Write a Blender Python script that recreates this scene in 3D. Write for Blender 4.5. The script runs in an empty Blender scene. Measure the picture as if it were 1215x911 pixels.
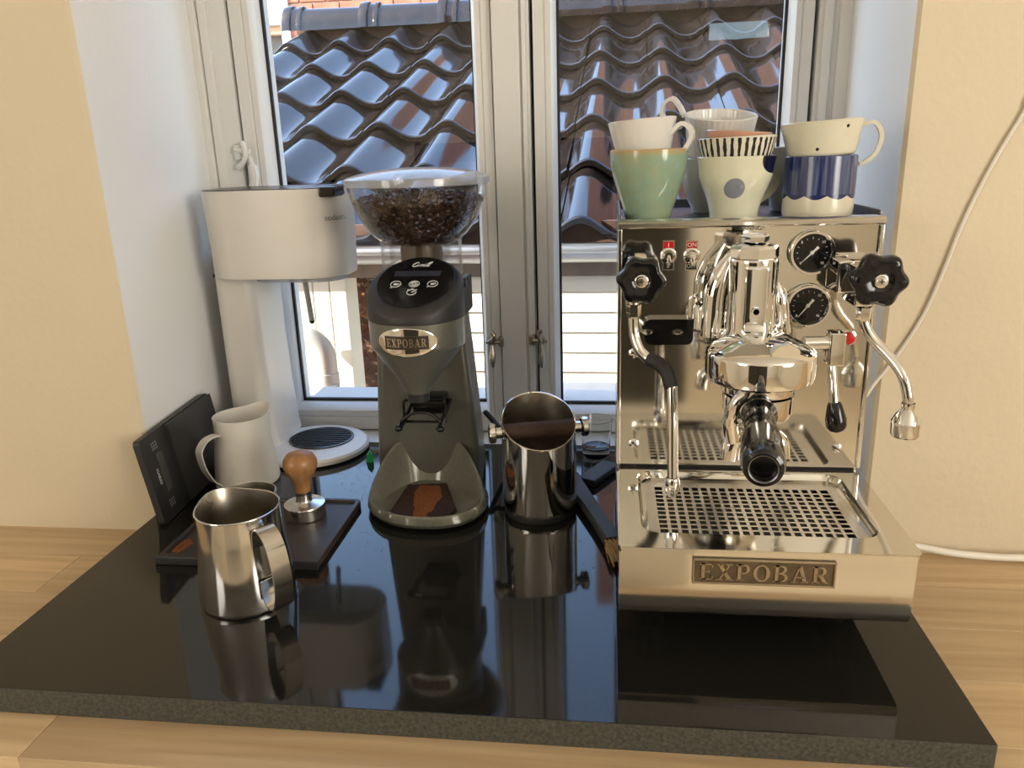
import bpy, bmesh, math, random
from mathutils import Vector, Matrix, noise as mnoise

random.seed(7)
S = bpy.context.scene
COL = S.collection
PI = math.pi
V = Vector

# ------------------------------------------------------------------ camera
FPX, CX, CY = 925.0, 607.5, 455.5
ROT = Matrix(((0.99259932, -0.00501015, 0.12133216),
              (0.11760402, 0.28866369, -0.95018028),
              (-0.03026364, 0.95741745, 0.2871166)))
CAM = V((0, 0, 0.48))
cam_data = bpy.data.cameras.new('camera')
cam_data.sensor_width = 36
cam_data.lens = FPX / 1215 * 36
cam_data.clip_start = 0.02
cam = bpy.data.objects.new('camera', cam_data)
cam.matrix_world = Matrix.Translation(CAM) @ ROT.to_4x4()
COL.objects.link(cam)
S.camera = cam

# ------------------------------------------------------------------ world, sun, lights, exposure
S.view_settings.view_transform = 'Standard'
S.view_settings.look = 'None'
S.view_settings.gamma = 1
S.view_settings.exposure = 0.0
w = bpy.data.worlds.new('sky'); S.world = w; w.use_nodes = True
nt = w.node_tree; nt.nodes.clear()
sky = nt.nodes.new('ShaderNodeTexSky'); sky.sky_type = 'NISHITA'
sky.sun_disc = False; sky.sun_elevation = math.radians(42); sky.sun_rotation = math.radians(250)
sky.air_density = 1.0; sky.dust_density = 1.3; sky.ozone_density = 0.8
bg = nt.nodes.new('ShaderNodeBackground'); bg.inputs[1].default_value = 1.0
wo = nt.nodes.new('ShaderNodeOutputWorld')
nt.links.new(sky.outputs[0], bg.inputs[0]); nt.links.new(bg.outputs[0], wo.inputs[0])

def lamp(name, kind, loc, target, energy, color, size=None, size_y=None):
    d = bpy.data.lights.new(name, kind); d.energy = energy; d.color = color
    o = bpy.data.objects.new(name, d); o.location = loc
    o.rotation_euler = (V(target) - V(loc)).to_track_quat('-Z', 'Y').to_euler()
    if kind == 'AREA':
        d.shape = 'RECTANGLE'; d.size = size; d.size_y = size_y or size
    COL.objects.link(o); return o
sun = lamp('sun', 'SUN', (-4, -1.5, 4), (0, 0, 0), 16.0, (1.0, 0.93, 0.82)); sun.data.angle = math.radians(0.6)
sun.rotation_euler = (V((0, 0, 0)) - V((-0.85, -0.32, 0.42))).to_track_quat('-Z', 'Y').to_euler()
lamp('added_fill_right', 'AREA', (2.12, -1.0, 0.70), (0, -0.6, 0.55), 66, (1.0, 0.94, 0.84), 1.5, 1.2)  # added fill light, the right wall has no window
lamp('added_fill_left', 'AREA', (-2.22, -1.4, 0.75), (0, -0.9, 0.60), 32, (1.0, 0.94, 0.84), 1.4, 1.2)  # weaker fill added on the left, in front of a closed wall

# ------------------------------------------------------------------ pixel -> point helpers (survey of the photograph)
def ray(px, py): return ROT @ V(((px - CX) / FPX, -(py - CY) / FPX, -1.0))
def A(px, py, y):
    d = ray(px, py); return CAM + d * ((y - CAM.y) / d.y)
def G(px, py, z=0.0):
    d = ray(px, py); return CAM + d * ((z - CAM.z) / d.z)

# ------------------------------------------------------------------ materials
MATS = {}
def N(t, typ, **kw):
    n = t.nodes.new(typ)
    for k, v in kw.items():
        if hasattr(n, k): setattr(n, k, v)
        else: n.inputs[k.replace('_', ' ')].default_value = v
    return n
def setin(p, **kw):
    for k, v in kw.items(): p.inputs[k.replace('_', ' ')].default_value = v
def mat(name, col, rough=0.5, metal=0.0, var=0.04, scale=30.0, bump=0.0, bscale=200.0, rvar=0.05, coat=0.0, stretch=None, spec=0.5, ior=1.5):
    if name in MATS: return MATS[name]
    m = bpy.data.materials.new(name); m.use_nodes = True; t = m.node_tree
    p = t.nodes['Principled BSDF']
    tc = N(t, 'ShaderNodeTexCoord'); mp = N(t, 'ShaderNodeMapping'); mp.inputs['Scale'].default_value = stretch or (1, 1, 1)
    t.links.new(tc.outputs['Object'], mp.inputs[0])
    nz = N(t, 'ShaderNodeTexNoise', Scale=scale, Detail=4.0); t.links.new(mp.outputs[0], nz.inputs['Vector'])
    r = N(t, 'ShaderNodeValToRGB')
    c0 = [max(0, c * (1 - var)) for c in col]; c1 = [min(1, c * (1 + var)) for c in col]
    r.color_ramp.elements[0].position = .3; r.color_ramp.elements[1].position = .7
    r.color_ramp.elements[0].color = (*c0, 1); r.color_ramp.elements[1].color = (*c1, 1)
    t.links.new(nz.outputs['Fac'], r.inputs[0]); t.links.new(r.outputs[0], p.inputs['Base Color'])
    mr = N(t, 'ShaderNodeMapRange'); mr.inputs['To Min'].default_value = max(0.0, rough - rvar); mr.inputs['To Max'].default_value = rough + rvar
    t.links.new(nz.outputs['Fac'], mr.inputs['Value']); t.links.new(mr.outputs[0], p.inputs['Roughness'])
    setin(p, Metallic=metal, Coat_Weight=coat, Specular_IOR_Level=spec, IOR=ior)
    if coat: setin(p, Coat_Roughness=0.04)
    if bump:
        n2 = N(t, 'ShaderNodeTexNoise', Scale=bscale, Detail=3.0); t.links.new(mp.outputs[0], n2.inputs['Vector'])
        b = N(t, 'ShaderNodeBump', Strength=bump, Distance=0.002); t.links.new(n2.outputs['Fac'], b.inputs['Height'])
        t.links.new(b.outputs[0], p.inputs['Normal'])
    m['p'] = 1
    MATS[name] = m; return m

def glass_mat(name, tint=(1, 1, 1), base=0.04, rough=0.0, haze=0.0):
    m = bpy.data.materials.new(name); m.use_nodes = True; t = m.node_tree; t.nodes.clear()
    out = N(t, 'ShaderNodeOutputMaterial'); tr = N(t, 'ShaderNodeBsdfTransparent'); gl = N(t, 'ShaderNodeBsdfGlossy')
    tr.inputs[0].default_value = (*tint, 1); gl.inputs['Roughness'].default_value = rough
    lw = N(t, 'ShaderNodeLayerWeight', Blend=0.5)
    pw = N(t, 'ShaderNodeMath', operation='POWER'); pw.inputs[1].default_value = 5
    t.links.new(lw.outputs['Facing'], pw.inputs[0])
    ma = N(t, 'ShaderNodeMath', operation='MULTIPLY_ADD'); ma.inputs[1].default_value = 1 - base; ma.inputs[2].default_value = base
    t.links.new(pw.outputs[0], ma.inputs[0])
    nz = N(t, 'ShaderNodeTexNoise', Scale=6.0)
    tc = N(t, 'ShaderNodeTexCoord'); t.links.new(tc.outputs['Object'], nz.inputs['Vector'])
    bp = N(t, 'ShaderNodeBump', Strength=0.015, Distance=0.01); t.links.new(nz.outputs['Fac'], bp.inputs['Height']); t.links.new(bp.outputs[0], gl.inputs['Normal'])
    mx = N(t, 'ShaderNodeMixShader')
    t.links.new(ma.outputs[0], mx.inputs[0]); t.links.new(tr.outputs[0], mx.inputs[1]); t.links.new(gl.outputs[0], mx.inputs[2])
    last = mx
    if haze:
        df = N(t, 'ShaderNodeBsdfDiffuse'); df.inputs[0].default_value = (.8, .82, .86, 1)
        m2 = N(t, 'ShaderNodeMixShader'); m2.inputs[0].default_value = haze
        t.links.new(mx.outputs[0], m2.inputs[1]); t.links.new(df.outputs[0], m2.inputs[2]); last = m2
    t.links.new(last.outputs[0], out.inputs[0])
    MATS[name] = m; return m

def wood_mat(name, c0, c1, scale=1.0, rough=0.45, axis=0):
    m = bpy.data.materials.new(name); m.use_nodes = True; t = m.node_tree; p = t.nodes['Principled BSDF']
    tc = N(t, 'ShaderNodeTexCoord'); mp = N(t, 'ShaderNodeMapping')
    sc = [60 * scale] * 3; sc[axis] = 3.0 * scale; mp.inputs['Scale'].default_value = sc
    oi = N(t, 'ShaderNodeObjectInfo')
    ad = N(t, 'ShaderNodeVectorMath', operation='ADD')
    ml = N(t, 'ShaderNodeMath', operation='MULTIPLY'); ml.inputs[1].default_value = 37.0
    t.links.new(oi.outputs['Random'], ml.inputs[0]); t.links.new(tc.outputs['Object'], ad.inputs[0]); t.links.new(ml.outputs[0], ad.inputs[1])
    t.links.new(ad.outputs[0], mp.inputs[0])
    nz = N(t, 'ShaderNodeTexNoise', Scale=1.0, Detail=6.0, Distortion=0.6); t.links.new(mp.outputs[0], nz.inputs['Vector'])
    r = N(t, 'ShaderNodeValToRGB'); r.color_ramp.elements[0].color = (*c0, 1); r.color_ramp.elements[1].color = (*c1, 1)
    r.color_ramp.elements[0].position = .32; r.color_ramp.elements[1].position = .68
    t.links.new(nz.outputs['Fac'], r.inputs[0])
    hv = N(t, 'ShaderNodeHueSaturation'); mr = N(t, 'ShaderNodeMapRange'); mr.inputs['To Min'].default_value = .86; mr.inputs['To Max'].default_value = 1.1
    t.links.new(oi.outputs['Random'], mr.inputs['Value']); t.links.new(mr.outputs[0], hv.inputs['Value']); t.links.new(r.outputs[0], hv.inputs['Color'])
    t.links.new(hv.outputs[0], p.inputs['Base Color'])
    b = N(t, 'ShaderNodeBump', Strength=0.15, Distance=0.0006); t.links.new(nz.outputs['Fac'], b.inputs['Height']); t.links.new(b.outputs[0], p.inputs['Normal'])
    setin(p, Roughness=rough)
    MATS[name] = m; return m

# custom masks: list of (kind, params, colour) mixed over a base colour in object space
def print_mat(name, base, rough, layers, var=0.03):
    m = mat(name, base, rough, var=var, scale=60, coat=0.3); t = m.node_tree; p = t.nodes['Principled BSDF']
    tc = N(t, 'ShaderNodeTexCoord'); sp = N(t, 'ShaderNodeSeparateXYZ'); t.links.new(tc.outputs['Object'], sp.inputs[0])
    cur = p.inputs['Base Color'].links[0].from_socket
    def math_(op, a, b=None, c=None):
        n = N(t, 'ShaderNodeMath', operation=op)
        for i, x in enumerate((a, b, c)):
            if x is None: continue
            if isinstance(x, (int, float)): n.inputs[i].default_value = x
            else: t.links.new(x, n.inputs[i])
        return n.outputs[0]
    X, Y, Z = sp.outputs
    for L in layers:
        if L[0] == 'dot':      # front-facing disc
            _, x0, z0, r, col = L
            d = math_('ADD', math_('POWER', math_('ABSOLUTE', math_('SUBTRACT', X, x0)), 2), math_('POWER', math_('ABSOLUTE', math_('SUBTRACT', Z, z0)), 2))
            f = math_('MULTIPLY', math_('LESS_THAN', d, r * r), math_('LESS_THAN', Y, 0.0))
        elif L[0] == 'above':  # glaze above a wavy line
            _, z0, amp, col = L
            an = math_('ARCTAN2', X, Y)
            wv = math_('MULTIPLY', math_('ABSOLUTE', math_('SINE', math_('MULTIPLY', an, 5.0))), amp)
            f = math_('GREATER_THAN', math_('ADD', Z, wv), z0)
        elif L[0] == 'streaks':
            _, z0, lo, hi, col = L
            mp = N(t, 'ShaderNodeMapping'); mp.inputs['Scale'].default_value = (260, 260, 14); t.links.new(tc.outputs['Object'], mp.inputs[0])
            nz = N(t, 'ShaderNodeTexNoise', Scale=1.0, Detail=4.0); t.links.new(mp.outputs[0], nz.inputs['Vector'])
            mr = N(t, 'ShaderNodeMapRange'); mr.inputs['From Min'].default_value = lo; mr.inputs['From Max'].default_value = hi
            t.links.new(nz.outputs['Fac'], mr.inputs['Value']); f = math_('MULTIPLY', mr.outputs[0], math_('GREATER_THAN', Z, z0))
        elif L[0] == 'stripes':
            _, n_, wd, z0, z1, col = L
            an = math_('MULTIPLY', math_('ARCTAN2', X, Y), n_ / (2 * PI))
            nz = N(t, 'ShaderNodeTexNoise', Scale=120.0); t.links.new(tc.outputs['Object'], nz.inputs['Vector'])
            fr = math_('ABSOLUTE', math_('SUBTRACT', math_('FRACT', math_('ADD', an, 100.0)), 0.5))
            lim = math_('MULTIPLY', nz.outputs['Fac'], wd)
            f = math_('MULTIPLY', math_('LESS_THAN', fr, lim), math_('MULTIPLY', math_('GREATER_THAN', Z, z0), math_('LESS_THAN', Z, z1)))
        elif L[0] == 'noise':
            _, sc, lo, hi, col = L
            nz = N(t, 'ShaderNodeTexNoise', Scale=sc, Detail=5.0); t.links.new(tc.outputs['Object'], nz.inputs['Vector'])
            mr = N(t, 'ShaderNodeMapRange'); mr.inputs['From Min'].default_value = lo; mr.inputs['From Max'].default_value = hi
            t.links.new(nz.outputs['Fac'], mr.inputs['Value']); f = mr.outputs[0]
        elif L[0] == 'zfade':
            _, z0, z1, col = L
            mr = N(t, 'ShaderNodeMapRange'); mr.inputs['From Min'].default_value = z0; mr.inputs['From Max'].default_value = z1
            t.links.new(Z, mr.inputs['Value']); f = mr.outputs[0]
        mx = N(t, 'ShaderNodeMix', data_type='RGBA')
        t.links.new(f, mx.inputs[0]); t.links.new(cur, mx.inputs[6]); mx.inputs[7].default_value = (*L[-1], 1)
        cur = mx.outputs[2]
    t.links.new(cur, p.inputs['Base Color'])
    return m

roomwhite = mat('room_offwhite', (.86, .81, .71), .65, var=.02, scale=3)
cream = mat('wall_cream', (.69, .59, .425), .6, var=.02, scale=3, bump=.25, bscale=90)
whitewall = mat('reveal_white', (.87, .87, .86), .55, var=.015, scale=4, bump=.2, bscale=80)
ceilm = mat('ceiling_white', (.85, .83, .78), .7)
floorm = wood_mat('floor_wood', (.52, .42, .29), (.64, .53, .38), .5)
oak = wood_mat('oak', (.50, .345, .19), (.65, .475, .285), 1.0, .42)
walnut = wood_mat('tamper_wood', (.22, .10, .035), (.42, .21, .085), 1.2, .35, axis=2)
barwood = mat('coffee_wood', (.055, .026, .013), .7, var=.4, scale=60)
winpaint = mat('window_paint', (.78, .76, .72), .35, var=.02, scale=10)
gasket = mat('gasket', (.02, .02, .022), .6)
pane = glass_mat('window_glass', (.97, .985, .98), .04)
chrome = mat('chrome', (.84, .83, .81), .05, 1, var=.02, scale=8, rvar=.02)
panelm = mat('polished_steel', (.74, .72, .67), .07, 1, var=.03, scale=6, rvar=.03, bump=.02, bscale=8)
steel = mat('satin_steel', (.70, .67, .62), .22, 1, var=.04, scale=40, rvar=.06, stretch=(1, 1, .08))
pitsteel = mat('pitcher_steel', (.66, .65, .635), .13, 1, var=.04, scale=30, rvar=.05, stretch=(1, 1, .05))
insteel = mat('inner_steel', (.60, .55, .47), .30, 1, var=.12, scale=40, rvar=.08)
kbsteel = mat('mirror_steel', (.70, .67, .62), .06, 1, var=.03, scale=20, rvar=.02)
darksteel = mat('dark_steel', (.16, .16, .17), .35, 1)
pewter = mat('pewter', (.50, .42, .30), .35, 1, var=.1, scale=80)
pewterdark = mat('pewter_dark', (.17, .13, .08), .5, .8, var=.2, scale=90)
blackpl = mat('black_plastic', (.012, .012, .013), .28)
blackgl = mat('black_gloss', (.006, .006, .007), .12, rvar=.03)
blackmat = mat('black_matte', (.022, .022, .022), .5, bump=.1, bscale=300)
rubber = mat('rubber', (.018, .018, .018), .6)
brownmat = mat('mat_rubber', (.035, .024, .018), .45, var=.35, scale=25)
whitepl = mat('white_plastic', (.74, .70, .64), .3, var=.015)
whiteen = mat('white_enamel', (.70, .66, .59), .38, var=.015)
olive = mat('olive_metallic', (.145, .146, .118), .32, .25, var=.06, scale=300, coat=.3)
olivein = mat('olive_gloss', (.17, .17, .135), .16, .1, var=.08, scale=200, coat=.5)
hopperm = glass_mat('clear_plastic', (.96, .96, .96), .04, .02, .0)
lidm = glass_mat('lid_plastic', (.9, .91, .94), .10, .10, .30)  # bluish white haze imitates the sky reflected by the lid
shotm = mat('shot_glass', (.96, .97, .98), .02, rvar=.01, var=.01)
setin(shotm.node_tree.nodes['Principled BSDF'], Transmission_Weight=1.0, IOR=1.5)
bean = mat('coffee_bean', (.038, .017, .009), .36, var=.5, scale=90)
ground = mat('coffee_ground', (.030, .012, .006), .9, var=.6, scale=400)
orangebrown = mat('orange_brown_layer', (.20, .060, .012), .9, var=.25, scale=300)
redm = mat('red_plastic', (.55, .01, .012), .2, coat=.4)
ink = mat('black_ink', (.01, .01, .01), .5)
whiteink = mat('white_ink', (.75, .75, .75), .5)
greyink = mat('grey_ink', (.25, .25, .25), .5)
lcd = mat('display', (.035, .04, .06), .15)
lcd2 = mat('scale_display', (.05, .055, .05), .2)
glaze = mat('glazed_tile', (.016, .012, .011), .08, var=.3, scale=14, rvar=.03)
sidingm = mat('siding_paint', (.82, .80, .70), .6, var=.03, scale=6)
zinc = mat('zinc', (.45, .46, .47), .35, .8, var=.1, scale=15)
concrete = mat('fascia_brown', (.20, .16, .12), .8, var=.25, scale=12)
brownboard = mat('eave_board', (.10, .05, .03), .7, var=.3, scale=20)
pvc = mat('downpipe_grey', (.52, .50, .45), .45, var=.05)
brickm = mat('brick_red', (.42, .13, .075), .85, var=.3, scale=9, bump=.4, bscale=60)
mortar = mat('mortar', (.55, .48, .42), .9, var=.1, scale=40)
stonem = mat('stone', (.40, .37, .33), .8, var=.35, scale=40)
paleroof = mat('pale_roof', (.42, .37, .31), .85, var=.2, scale=20, bump=.6, bscale=40)
leafm = mat('dry_leaf', (.24, .095, .042), .7, var=.6, scale=5)
gravel = mat('pale_paving', (.55, .52, .47), .9, var=.12, scale=20)
standindark = mat('standin_dark', (.035, .034, .024), .5)
greenpl = mat('green_plastic', (.02, .40, .10), .4)
cable_w = mat('white_cable', (.78, .74, .66), .4)
brassold = mat('old_brass', (.42, .38, .30), .3, .9, var=.2, scale=60)
bristle = mat('bristle', (.50, .33, .16), .6, var=.3, scale=120)

def granite_mat():
    m = mat('granite', (.012, .0115, .010), .055, var=.5, scale=700, rvar=.015, ior=1.45); t = m.node_tree
    p = t.nodes['Principled BSDF']
    tc = N(t, 'ShaderNodeTexCoord'); v = N(t, 'ShaderNodeTexVoronoi', Scale=420.0); t.links.new(tc.outputs['Object'], v.inputs['Vector'])
    lt = N(t, 'ShaderNodeMath', operation='LESS_THAN'); lt.inputs[1].default_value = .09; t.links.new(v.outputs['Distance'], lt.inputs[0])
    mx = N(t, 'ShaderNodeMix', data_type='RGBA'); cur = p.inputs['Base Color'].links[0].from_socket
    t.links.new(lt.outputs[0], mx.inputs[0]); t.links.new(cur, mx.inputs[6]); mx.inputs[7].default_value = (.09, .085, .07, 1)
    t.links.new(mx.outputs[2], p.inputs['Base Color']); return m
granite = granite_mat()
graniteedge = mat('granite_edge', (.060, .060, .050), .35, var=.5, scale=300, rvar=.08)

def facade_mat():
    m = bpy.data.materials.new('facade_brick'); m.use_nodes = True; t = m.node_tree; p = t.nodes['Principled BSDF']
    tc = N(t, 'ShaderNodeTexCoord'); mp = N(t, 'ShaderNodeMapping'); mp.inputs['Rotation'].default_value = (PI / 2, 0, 0)
    b = N(t, 'ShaderNodeTexBrick', Scale=4.3); b.inputs['Color1'].default_value = (.36, .12, .075, 1); b.inputs['Color2'].default_value = (.28, .09, .055, 1); b.inputs['Mortar'].default_value = (.42, .36, .30, 1)
    t.links.new(tc.outputs['Object'], mp.inputs[0]); t.links.new(mp.outputs[0], b.inputs[0]); t.links.new(b.outputs[0], p.inputs['Base Color']); setin(p, Roughness=.85)
    return m
facadem = facade_mat()
dimbrick = mat('dimmed_brick', (.17, .075, .055), .9, var=.35, scale=6)  # brick toned down so the sunlit wall reflects darker in the tiles

# ------------------------------------------------------------------ mesh builder
class MB:
    def __init__(s, M=None): s.bm = bmesh.new(); s.M = M or Matrix()
    def v(s, p): return s.bm.verts.new(s.M @ V(p))
    def f(s, vs, mi=0):
        try: fc = s.bm.faces.new(vs); fc.material_index = mi; fc.smooth = True; return fc
        except ValueError: return None
    def box(s, x0, x1, y0, y1, z0, z1, bev=0, mi=0, seg=2, M=None):
        M = M or Matrix()
        vs = [s.v(M @ V((x, y, z))) for z in (z0, z1) for y in (y0, y1) for x in (x0, x1)]
        fs = [s.f([vs[i] for i in q], mi) for q in ((0, 2, 3, 1), (4, 5, 7, 6), (0, 1, 5, 4), (2, 6, 7, 3), (0, 4, 6, 2), (1, 3, 7, 5))]
        if bev:
            es = list({e for fc in fs for e in fc.edges})
            r = bmesh.ops.bevel(s.bm, geom=es, offset=bev, segments=seg, affect='EDGES', profile=.5)
            for fc in r['faces']: fc.material_index = mi; fc.smooth = True
        return s
    def rings(s, rings, mi=0, closed=True, cap0=False, cap1=False):
        vr = [[s.v(p) for p in r] for r in rings]
        n = len(vr[0])
        for a, b in zip(vr, vr[1:]):
            for i in range(n if closed else n - 1):
                j = (i + 1) % n
                s.f([a[i], a[j], b[j], b[i]], mi)
        if cap0: s.f(vr[0][::-1], mi)
        if cap1: s.f(vr[-1], mi)
        return vr
    def lathe(s, prof, c=(0, 0, 0), segs=40, mi=0, M=None, mis=None):
        M = M or Matrix(); c = V(c); prev = None
        for k, (r, z) in enumerate(prof):
            if r < 1e-6: cur = [s.v(M @ (c + V((0, 0, z))))]
            else: cur = [s.v(M @ (c + V((r * math.cos(2 * PI * i / segs), r * math.sin(2 * PI * i / segs), z)))) for i in range(segs)]
            if prev:
                m_ = mis[k - 1] if mis else mi
                for i in range(segs):
                    j = (i + 1) % segs
                    if len(prev) == 1 and len(cur) == 1: break
                    if len(prev) == 1: s.f([prev[0], cur[j], cur[i]], m_)
                    elif len(cur) == 1: s.f([prev[i], prev[j], cur[0]], m_)
                    else: s.f([prev[i], prev[j], cur[j], cur[i]], m_)
            prev = cur
        return s
    def tube(s, pts, r, segs=12, mi=0, caps=True, squash=None):
        pts = [V(p) for p in pts]; n = len(pts)
        rs = r if isinstance(r, (list, tuple)) else [r] * n
        up = None; R = []
        for i, p in enumerate(pts):
            d = ((pts[min(i + 1, n - 1)] - p).normalized() + (p - pts[max(i - 1, 0)]).normalized())
            d = d.normalized() if d.length > 1e-9 else V((0, 0, 1))
            if up is None: up = d.orthogonal().normalized()
            up = (up - d * up.dot(d)).normalized(); sd = d.cross(up)
            R.append([p + (up * math.cos(2 * PI * k / segs) + sd * math.sin(2 * PI * k / segs)) * rs[i] for k in range(segs)])
        s.rings(R, mi, True, caps, caps); return s
    def strap(s, pts, side, wd, th, mi=0):
        pts = [V(p) for p in pts]; n = len(pts); side = V(side).normalized(); R = []
        for i, p in enumerate(pts):
            d = (pts[min(i + 1, n - 1)] - pts[max(i - 1, 0)]).normalized(); nn = d.cross(side).normalized()
            w_ = wd[i] if isinstance(wd, (list, tuple)) else wd
            R.append([p + side * a * w_ / 2 + nn * b * th / 2 for a, b in ((-1, -1), (1, -1), (1, 1), (-1, 1))])
        s.rings(R, mi, True, True, True); return s
    def prism(s, poly, z0, z1, mi=0, M=None):
        M = M or Matrix()
        a = [s.v(M @ V((x, y, z0))) for x, y in poly]; b = [s.v(M @ V((x, y, z1))) for x, y in poly]
        n = len(poly)
        for i in range(n): s.f([a[i], a[(i + 1) % n], b[(i + 1) % n], b[i]], mi)
        s.f(a[::-1], mi); s.f(b, mi); return s
    def text(s, string, size, M, ext=0.0003, mi=0, shear=0.0, warp=None, align='CENTER', spacing=1.0):
        cu = bpy.data.curves.new('t', 'FONT'); cu.body = string; cu.size = size; cu.extrude = ext; cu.align_x = align; cu.align_y = 'CENTER'; cu.shear = shear; cu.space_character = spacing; cu.resolution_u = 3
        o = bpy.data.objects.new('t', cu); COL.objects.link(o)
        dg = bpy.context.evaluated_depsgraph_get(); dg.update()
        me = bpy.data.meshes.new_from_object(o.evaluated_get(dg))
        vs = []
        for vt in me.vertices:
            p = M @ (warp(vt.co) if warp else vt.co); vs.append(s.v(p))
        for pl in me.polygons: s.f([vs[i] for i in pl.vertices], mi)
        bpy.data.objects.remove(o); bpy.data.curves.remove(cu); bpy.data.meshes.remove(me); return s
    def build(s, name, mats, parent=None, loc=None, angle=38, origin=None, local=False, normals=True):
        if normals: bmesh.ops.recalc_face_normals(s.bm, faces=s.bm.faces)
        off = V((0, 0, 0))
        if not local:
            p = parent
            while p is not None: off += p.location; p = p.parent
        if origin is not None: off = V(origin)
        bmesh.ops.translate(s.bm, verts=s.bm.verts, vec=-off)
        me = bpy.data.meshes.new(name); s.bm.to_mesh(me); s.bm.free()
        for m in (mats if isinstance(mats, (list, tuple)) else [mats]): me.materials.append(m)
        me.set_sharp_from_angle(angle=math.radians(angle))
        o = bpy.data.objects.new(name, me); COL.objects.link(o)
        if normals and len(me.polygons) < 20000:
            wn = o.modifiers.new('weighted', 'WEIGHTED_NORMAL'); wn.keep_sharp = True; wn.weight = 50
        if parent is not None: o.parent = parent
        if origin is not None: o.location = V(origin)
        if loc is not None: o.location = loc
        return o

def tag(o, label, cat, group=None, kind=None):
    o['label'] = label; o['category'] = cat
    if group: o['group'] = group
    if kind: o['kind'] = kind
    return o
def thing(name, label, cat, loc, group=None, rz=0):
    o = bpy.data.objects.new(name, None); o.empty_display_size = .05; COL.objects.link(o); o.location = loc; o.rotation_euler = (0, 0, rz)
    return tag(o, label, cat, group)
def struct(o): o['kind'] = 'structure'; return o
def TR(*p): return Matrix.Translation(V(p))
def RX(a): return Matrix.Rotation(a, 4, 'X')
def RY(a): return Matrix.Rotation(a, 4, 'Y')
def RZ(a): return Matrix.Rotation(a, 4, 'Z')
FRONT = RX(PI / 2)                      # local z -> world -y (faces the camera side)
def smooth(pts, n=6):                   # Catmull-Rom
    pts = [V(p) for p in pts]; out = []
    for i in range(len(pts) - 1):
        p0, p1, p2, p3 = pts[max(i - 1, 0)], pts[i], pts[i + 1], pts[min(i + 2, len(pts) - 1)]
        for k in range(n):
            t = k / n
            out.append(.5 * ((2 * p1) + (p2 - p0) * t + (2 * p0 - 5 * p1 + 4 * p2 - p3) * t * t + (3 * p1 - p0 - 3 * p2 + p3) * t ** 3))
    out.append(pts[-1]); return out
def rrect(x0, x1, y0, y1, r, n=6):
    out = []
    for cx, cy, a0 in ((x1 - r, y1 - r, 0), (x0 + r, y1 - r, 90), (x0 + r, y0 + r, 180), (x1 - r, y0 + r, 270)):
        for k in range(n + 1):
            a = math.radians(a0 + 90 * k / n); out.append((cx + r * math.cos(a), cy + r * math.sin(a)))
    return out

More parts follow.
